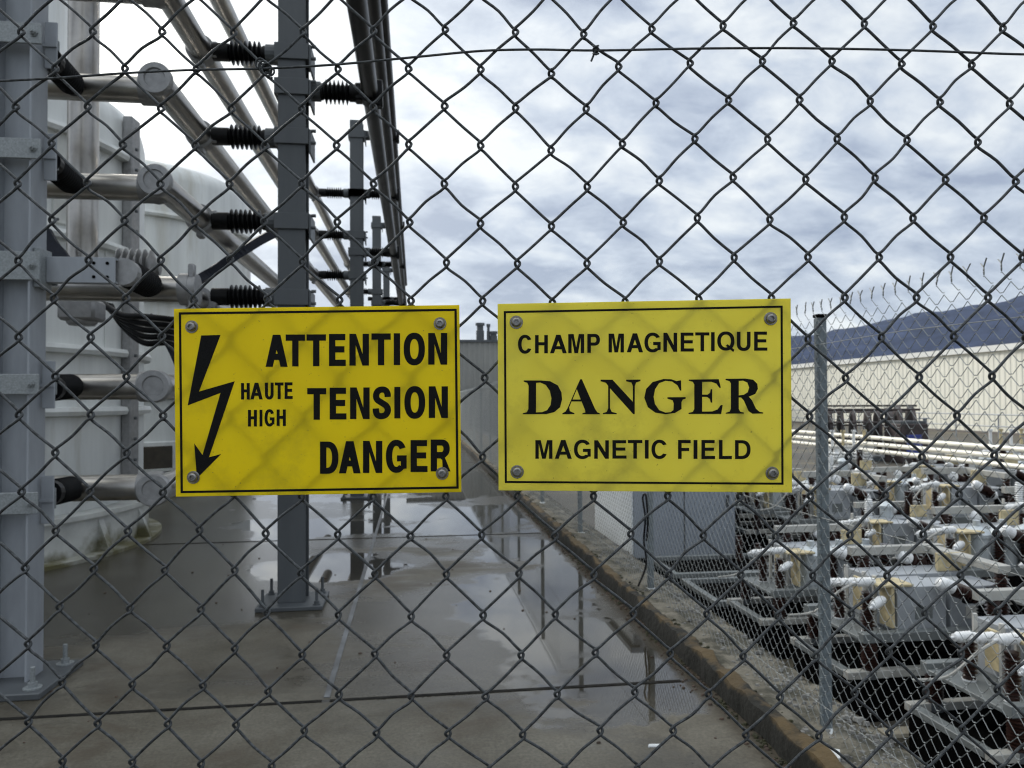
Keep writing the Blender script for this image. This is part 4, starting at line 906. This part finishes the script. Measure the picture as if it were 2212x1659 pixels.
def lattice(t, x0, x1, y0, y1, z, w, h, m, name):
    for (a, c, e_, f_) in ((x0, x1, y0 - w, y0), (x0, x1, y1, y1 + w)):
        b = MB(); b.bx(a, c, e_, f_, z, z + h, .003); b.build(name, m, t)
    for (a, c) in ((x0, x0 + w), (x1 - w, x1)):
        b = MB(); b.bx(a, c, y0 + .001, y1 - .001, z + .002, z + h - .002, .003); b.build(name, m, t)
def beam(t, x0, x1, y0, y1, z0, z1, m, name):
    b = MB(); b.bx(x0, x1, y0, y1, z0, z1, .004); return b.build(name, m, t)
def make_bank(kind):
    """one filter bank: black pit, base beams on it, brown insulators, a tray of grey cans, bushings, tan boards, upper beams"""
    t = thing('capacitor_bank', 'x', 'electrical bank', (0, 0, YZ), 'grey filter banks in the lower yard')
    beam(t, -.78, .66, -.38, .46, 0, .385, M['pit'], 'plinth')
    beam(t, -.80, .70, -.42, -.34, .386, .45, M['rail'], 'base_beam'); beam(t, -.80, .70, .40, .48, .386, .45, M['rail'], 'base_beam')
    beam(t, -.80, -.72, -.335, .395, .388, .44, M['rackgrey'], 'base_beam')
    for sx, sy in ((-.58, -.37), (.44, -.37), (-.58, .43), (.44, .43)):
        insulator(t, (sx, sy, .451), (0, 0, 1), .23, 'postgrey', rc=.044, rf=.066, nf=8, fins='brown', plain=.06)
    beam(t, -.66, .72, -.42, -.34, .685, .765, M['rackgrey'], 'tray_beam'); beam(t, -.66, .72, .40, .48, .685, .765, M['rackgrey'], 'tray_beam')
    beam(t, -.66, .72, -.338, .398, .69, .72, M['rackgrey'], 'tray')
    if kind == 2:
        for (cx, cy) in ((-.10, -.16), (.24, -.16), (.56, -.16)):
            b = MB(); b.lathe((cx, cy, .722), (0, 0, 1), [(.145, 0), (.145, .34), (.16, .345), (.16, .38), (.11, .43), (.04, .46), (.04, .52)], 24); b.build('silver_drum', M['dome'], t, SM)
        for cx in (.07, .40): insulator(t, (cx, -.30, .722), (0, 0, 1), .42, 'white', rc=.042, rf=.062, nf=11, fins='brown', plain=.06)
    for (x0, x1, y0, y1, h_) in ((-.28, .17, -.32, .02, .40), (.22, .70, -.31, .02, .38), (-.26, .66, .08, .38, .40)):
        if kind == 2 and y0 < 0: continue
        beam(t, x0, x1, y0, y1, .722, .722 + h_, M['boxgrey'], 'grey_can')
    if kind != 2: beam(t, -.12, .04, -.326, -.321, .84, .95, M['rackgrey'], 'rating_plate'); beam(t, .36, .52, -.316, -.311, .82, .93, M['racklight'], 'rating_plate')
    beam(t, -.46, -.14, -.34, -.10, 1.128, 1.15, M['tan'], 'tan_board'); beam(t, -.34, -.31, -.33, -.17, .77, 1.12, M['tan'], 'tan_board'); beam(t, -.34, -.31, .06, .20, .80, 1.10, M['tan'], 'tan_board')
    for y_ in (-.13, .01, .27): beam(t, -.36, -.33, y_, y_ + .03, .725, 1.18, M['racklight'], 'strut')
    for y_ in (-.24, .16): insulator(t, (-.50, y_, .73), (0, 0, 1), .34, 'white', rc=.038, rf=.056, nf=9, fins='brown', plain=.06)
    beam(t, .44, .68, .10, .14, 1.13, 1.30, M['tan'], 'tan_board')
    pr = [(.030, 0), (.030, .02)] + [(a_, .02 + c_) for q in range(5) for a_, c_ in ((.030, q * .028), (.041, q * .028 + .011), (.030, q * .028 + .024))] + [(.030, .165), (.030, .18), (.010, .185), (.010, .22)]
    for i in range(3):
        b = MB(); b.lathe((-.44 - .03 * i, -.24 + .17 * i, 1.16 - .045 * i), (-1, -.12, .02), pr, 18); b.build('white_bushing', M['white'], t, SM)
    for i in range(1):
        b = MB(); b.lathe((-.42, -.33, 1.03), (-.85, -.45, -.2), pr, 18); b.build('white_bushing', M['white'], t, SM)
    for (sx, sy, sz, dx, dy, dz) in ((.14, -.42, 1.13, .85, -.1, -.38), (.40, .44, 1.18, .8, .1, -.3)):
        o = insulator(t, (sx, sy, sz), (dx, dy, dz), .22, 'white', rc=.046, rf=.066, nf=6, fins='brown', plain=.05)
        d_ = Vector((dx, dy, dz)).normalized(); p_ = Vector((sx, sy, sz))
        b = MB(); b.lathe(p_ + d_ * .22, d_, [(.054, 0), (.058, .03), (.040, .06), (.0, .07)], 18); b.build('white_cap', M['white'], o, SM)
        b = MB(); b.lathe(p_ - d_ * .07, -d_, [(.054, 0), (.058, .02), (.040, .05), (.0, .06)], 18); b.build('white_cap', M['white'], o, SM)
    insulator(t, (.42, -.44, .77), (0, 0, 1), .22, 'black', rc=.040, rf=.056, nf=6, fins='black', plain=.1)
    beam(t, .22, .60, -.47, -.43, 1.0, 1.022, M['black'], 'busbar')
    for sx, sy in ((-.05, .45), (.62, .45), (.64, -.38)):
        insulator(t, (sx, sy, .766), (0, 0, 1), .46, 'postgrey', rc=.040, rf=.060, nf=12, fins='brown', plain=.05)
    beam(t, -.20, .76, .41, .49, 1.228, 1.31, M['rail'], 'upper_beam')
    if kind == 0: beam(t, .58, .70, -.42, .405, 1.23, 1.30, M['rail'], 'upper_beam')
    b = MB(); b.tube(smoothpath([(.50, -.38, 1.10), (.66, -.44, 1.02), (.78, -.48, .80), (.84, -.54, .55), (.94, -.6, .3)], 5), .014, 6); b.build('jumper_cable', M['black'], t)
    b = MB(); b.tube(smoothpath([(-.62, -.26, 1.16), (-.80, -.30, 1.10), (-.98, -.24, .92), (-1.15, -.12, .86)], 5), .011, 6); b.build('jumper_cable', M['rail'], t)
    if kind == 1:
        insulator(t, (.50, .24, 1.125), (0, 0, 1), .36, 'white', rc=.048, rf=.070, nf=10, fins='brown', plain=.06)
        b = MB(); b.lathe((.14, .22, 1.124), (0, 0, 1), [(.09, 0), (.09, .14), (.12, .145), (.12, .17), (.08, .21), (.0, .23)], 24); b.build('silver_dome', M['dome'], t, SM)
        insulator(t, (-.12, .24, 1.125), (0, 0, 1), .26, 'white', rc=.040, rf=.060, nf=8, fins='white', plain=.06)
    return t
A = make_bank(0); B = make_bank(1); C3 = make_bank(2); BS = .62
ORD = ['first', 'second', 'third', 'fourth', 'fifth', 'sixth', 'seventh']
ROWN = ['row nearest the second fence', 'second row from the second fence', 'third row from the second fence', 'fourth row from the second fence', 'outermost row at the right edge']
used = {0: False, 1: False, 2: False}
for c, (x_, ys) in enumerate(((2.78, [3.05 + .95 * k for k in range(3)]), (4.05, [4.05 + .97 * k for k in range(6)]), (5.32, [5.75 + 1.0 * k for k in range(4)]), (6.60, [6.85 + 1.0 * k for k in range(3)]), (7.88, [8.4, 9.4]))):
    for k, y_ in enumerate(ys):
        kind = ((0, 0, 2), (0, 2, 1, 0, 2, 1), (1, 0, 2, 1), (2, 1, 0), (0, 2))[c][k]; src = (A, B, C3)[kind]
        lab = '%s filter bank, %s from the front in the %s' % (('grey', 'domed grey', 'silver drum')[kind], ORD[k], ROWN[c])
        loc = (x_ + rng.uniform(-.05, .05), y_ + rng.uniform(-.04, .04), YZ)
        if not used[kind]: src.location = loc; src['label'] = lab; used[kind] = True; src.scale = (BS, BS, BS * .97)
        else: q_ = dup(src, loc, rng.uniform(-.05, .05), lab); q_.scale = (BS * rng.uniform(.92, 1.08), BS * rng.uniform(.95, 1.1), BS * rng.uniform(.9, 1.16) * (1.0, 1.08, 1.22, 1.28, 1.28)[c])

# low black covered pits between the first banks and the cabin
for i, (y_, lab) in enumerate(((5.75, 'low black pit box right in front of the blue-grey cabin'), (6.65, 'low black pit box at the foot of the blue-grey cabin'))):
    t = thing('pit_box', lab, 'pit', (2.72, y_, YZ), 'low black pit boxes')
    b = MB(); b.bx(-.46, .48, -.36, .30, 0, .17, .006); b.build('body', M['pit'], t)
    lattice(t, -.50, .52, -.35, .29, .171, .05, .04, M['rackgrey'], 'rim')
    insulator(t, (.36, -.2, .17), (0, 0, 1), .24, 'postgrey', rc=.024, rf=.038, nf=8, fins='brown', plain=.05)
    insulator(t, (.36, .2, .17), (0, 0, 1), .24, 'postgrey', rc=.024, rf=.038, nf=8, fins='brown', plain=.05)

# white insulator stacks on a low frame
def stack_stand(x_, y_, n, lab):
    t = thing('insulator_stand', lab, 'insulator stand', (x_, y_, YZ), 'stands of white ribbed insulators')
    w = n * .24
    for z in (.62, 1.42):
        for y0_ in (-.16, .10):
            b = MB(); b.bx(-w / 2, w / 2, y0_, y0_ + .06, z, z + .05, .003); b.build('cross_beam', M['racklight'], t)
    for sx in (-w / 2 + .04, w / 2 - .04):
        b = MB(); b.bx(sx - .03, sx + .03, -.09, .09, 0, .62, .003); b.build('leg', M['rackgrey'], t)
    for i in range(n):
        sx = -w / 2 + .12 + i * .24; pr = [(.05, .67)]
        for q in range(10): pr += [(.05, .69 + q * .068), (.085, .712 + q * .068), (.05, .735 + q * .068)]
        pr += [(.045, 1.40), (.045, 1.415)]
        for sy in (-.13, .13):
            b = MB(); b.lathe((sx, sy, 0), (0, 0, 1), pr, 14); b.build('ribbed_stack', M['white'], t, SM)
        b = MB(); b.lathe((sx, 0, 0), (0, 0, 1), [(.03, 1.472), (.03, 1.75), (.05, 1.76), (.05, 1.80)], 10); b.build('terminal', M['tan'] if i % 2 else M['white'], t, SM)
    t.scale = (.7, .7, .7)
    return t
p = at(1835, 1090, 10.9); stack_stand(p.x, p.y, 4, 'white ribbed insulator stand just right of the near fence post')
p = at(2175, 1040, 11.0); stack_stand(p.x, p.y, 4, 'white ribbed insulator stand at the right edge under the cream bars')
p = at(1640, 1040, 12.0); stack_stand(p.x, p.y, 3, 'white ribbed insulator stand mostly hidden behind the magnetic field sign')

# three long cream tubes above the banks
for i, (y0, lab) in enumerate(((940, 'uppermost of the three long cream bus tubes over the yard'), (948.5, 'middle one of the three long cream bus tubes'), (957, 'lowest of the three long cream bus tubes'))):
    zb = .93 - .085 * i; xb = 6.6 - .10 * i
    t = thing('bus_tube', lab, 'metal tube', (xb, 12, zb), 'three long cream bus tubes')
    b = MB(); b.cyl((0, -8, 0), (0, 16, 0), .030, 16); b.build('tube', M['bars'], t, SM)
    for yy in (2.2, 8.4, 14.6):
        if i == 2:
            b = MB(); b.cyl((.1, yy, -zb + YZ), (.1, yy, -.03), .045, 14); b.build('support', M['rackgrey'], t, SM)
        b = MB(); b.bx(-.045, .045, yy - .05, yy + .05, -.045, .045, .01); b.build('clamp', M['racklight'], t)

# grey pipes lying across the yard
for (pts, r_, lab) in (([at(1700, 1030, 10.5), at(1900, 1060, 9.4), at(2060, 1098, 8.6)], .03, 'thin grey pipe slanting down behind the near fence post'),
                       ([at(1930, 1065, 12.5), at(2080, 1050, 12.2), at(2260, 1040, 12)], .04, 'pale pipe lying level at the right below the insulator stand'),
                       ([at(2040, 1128, 8.6), at(2260, 1112, 8.4)], .04, 'short pale pipe at the right edge above the domed banks')):
    b = MB(); b.tube(pts, r_, 10); tag(b.build('yard_pipe', M['racklight'], None, SM), lab, 'pipe', 'pale pipes across the yard')

# dark coil reactor lying on its cradle
p = at(1875, 925, 21); t = thing('reactor_coil', 'dark brown slatted coil lying on its side in front of the warehouse', 'coil', (p.x, p.y, YZ), None, -.45)
b = MB(); cz = .78; rad = .72; L = 2.5
for i in range(9):
    x_ = -L / 2 + i * L / 8.5 + rng.uniform(-.07, .07); rr_ = rad * rng.uniform(.80, 1.08); b.lathe((x_ - .06, rng.uniform(-.03, .03), cz + rng.uniform(-.03, .03)), (1, 0, 0), [(rr_ * .74, 0), (rr_, .02), (rr_, .11), (rr_ * .74, .13)], 26)
b.build('winding', M['rust'], t, SM)
b = MB()
for k in range(7):
    a = k * .628 - .4; b.box((0, math.cos(a) * rad * 1.02, cz + math.sin(a) * rad * 1.02), (L, .05, .04), Matrix.Rotation(a, 3, 'X'))
b.build('slat', M['rust'], t)
b = MB(); b.bx(-L / 2, L / 2, -.5, .5, 0, .10); b.build('cradle', M['postgrey'], t)
p = at(1957, 945, 20); t = thing('transformer_box', 'dark box with a blue cover beside the brown coil', 'box', (p.x, p.y, YZ))
b = MB(); b.bx(-.55, .55, -.5, .5, 0, 1.45, .03); b.build('body', M['rust'], t)
b = MB(); b.bx(-.35, .25, -.56, -.505, .35, 1.05, .01); b.build('cover', M['blue'], t)
b = MB(); b.bx(-.5, .5, -.45, .45, 1.45, 1.55, .01); b.build('lid', M['postgrey'], t); t.scale = (.72, .72, .72)
# pale lamp posts and frames farther back
for (px_, y1, y2, d, w, lab) in ((1998, 905, 1010, 20, .10, 'pale steel pole right of the blue cover'), (2096, 1085, 1000, 16, .09, 'grey pole standing near the right insulator stand'), (1943, 1075, 1130, 11, .09, 'short grey pole right of the white insulator stacks')):
    p = at(px_, min(y1, y2), d); t = thing('steel_pole', lab, 'pole', (p.x, p.y, YZ))
    b = MB(); b.cyl((0, 0, 0), (0, 0, p.z - YZ), w / 2, 14); b.build('shaft', M['galv'], t, SM)
    b = MB(); b.bx(-w * .9, w * .9, -w * .9, w * .9, p.z - YZ, p.z - YZ + .03, .004); b.bx(-w, w, -w, w, 0, .02, .003); b.build('plate', M['galv'], t)
# low rail along the warehouse
p = at(2100, 905, 33); t = thing('guard_rail', 'thin grey guard rail in front of the cream warehouse', 'rail', (p.x, p.y, YZ))
for z in (.5, 1.0):
    b = MB(); b.cyl((0, -14, z), (0, 20, z), .025, 8); b.build('rail', M['galv'], t)
for i in range(14):
    b = MB(); b.cyl((0, -14 + i * 2.5, 0), (0, -14 + i * 2.5, 1.0), .03, 8); b.build('rail_post', M['galv'], t)
# concrete lip lines of the pits
for (a, c, lab) in ((((2.20, 2.4), (2.20, 3.45)), None, 'beige concrete kerb of the pit nearest the fence post'), (((2.3, 3.42), (3.2, 3.42)), None, 'beige concrete kerb running across behind the corner bank')):
    (x0, y0), (x1, y1) = a; b = MB(); b.bx(min(x0, x1) - .05, max(x0, x1) + .05, min(y0, y1) - .05, max(y0, y1) + .05, YZ, YZ + .09, .012)
    tag(b.build('pit_kerb', M['lip']), lab, 'kerb', 'beige kerbs round the pits')
# white chips by the fence foot and on the slab
p = on_z(1413, 1612, 0); b = MB(); b.add([(p.x - .03, p.y - .008, .001), (p.x + .03, p.y - .014, .001), (p.x + .036, p.y + .008, .001), (p.x - .02, p.y + .016, .001), (p.x - .028, p.y - .006, .006), (p.x + .028, p.y - .01, .006), (p.x + .03, p.y + .006, .006), (p.x - .018, p.y + .012, .006)], [(3, 2, 1, 0), (4, 5, 6, 7), (0, 1, 5, 4), (1, 2, 6, 5), (2, 3, 7, 6), (3, 0, 4, 7)])
tag(b.build('white_chip', M['chip']), 'small white chip of debris lying on the wet slab', 'debris')
p = on_z(1785, 1640, .06)
b = MB(); pts = [(p.x - .06, p.y - .03), (p.x + .03, p.y - .05), (p.x + .07, p.y + .02), (p.x - .01, p.y + .06)]
b.prism([pts], lambda a, c, h: Vector((a, c, h)), .05, .085); tag(b.build('stone_chunk', M['chip'], None), 'broken pale stone chunk at the foot of the near fence post', 'stone')

# ------------------------------------------------------------------ the air between here and the mountain
b = MB(); b.bx(-4200, 4200, -400, 4300, -2.5, 520)
hm = bpy.data.materials.new('haze'); hm.use_nodes = True; hn = hm.node_tree; hn.nodes.clear()
pv_ = hn.nodes.new('ShaderNodeVolumePrincipled'); pv_.inputs['Color'].default_value = (.86, .93, 1.0, 1); pv_.inputs['Density'].default_value = .000035
ho_ = hn.nodes.new('ShaderNodeOutputMaterial'); hn.links.new(pv_.outputs[0], ho_.inputs['Volume'])
tag(b.build('haze', hm), kind='stuff')
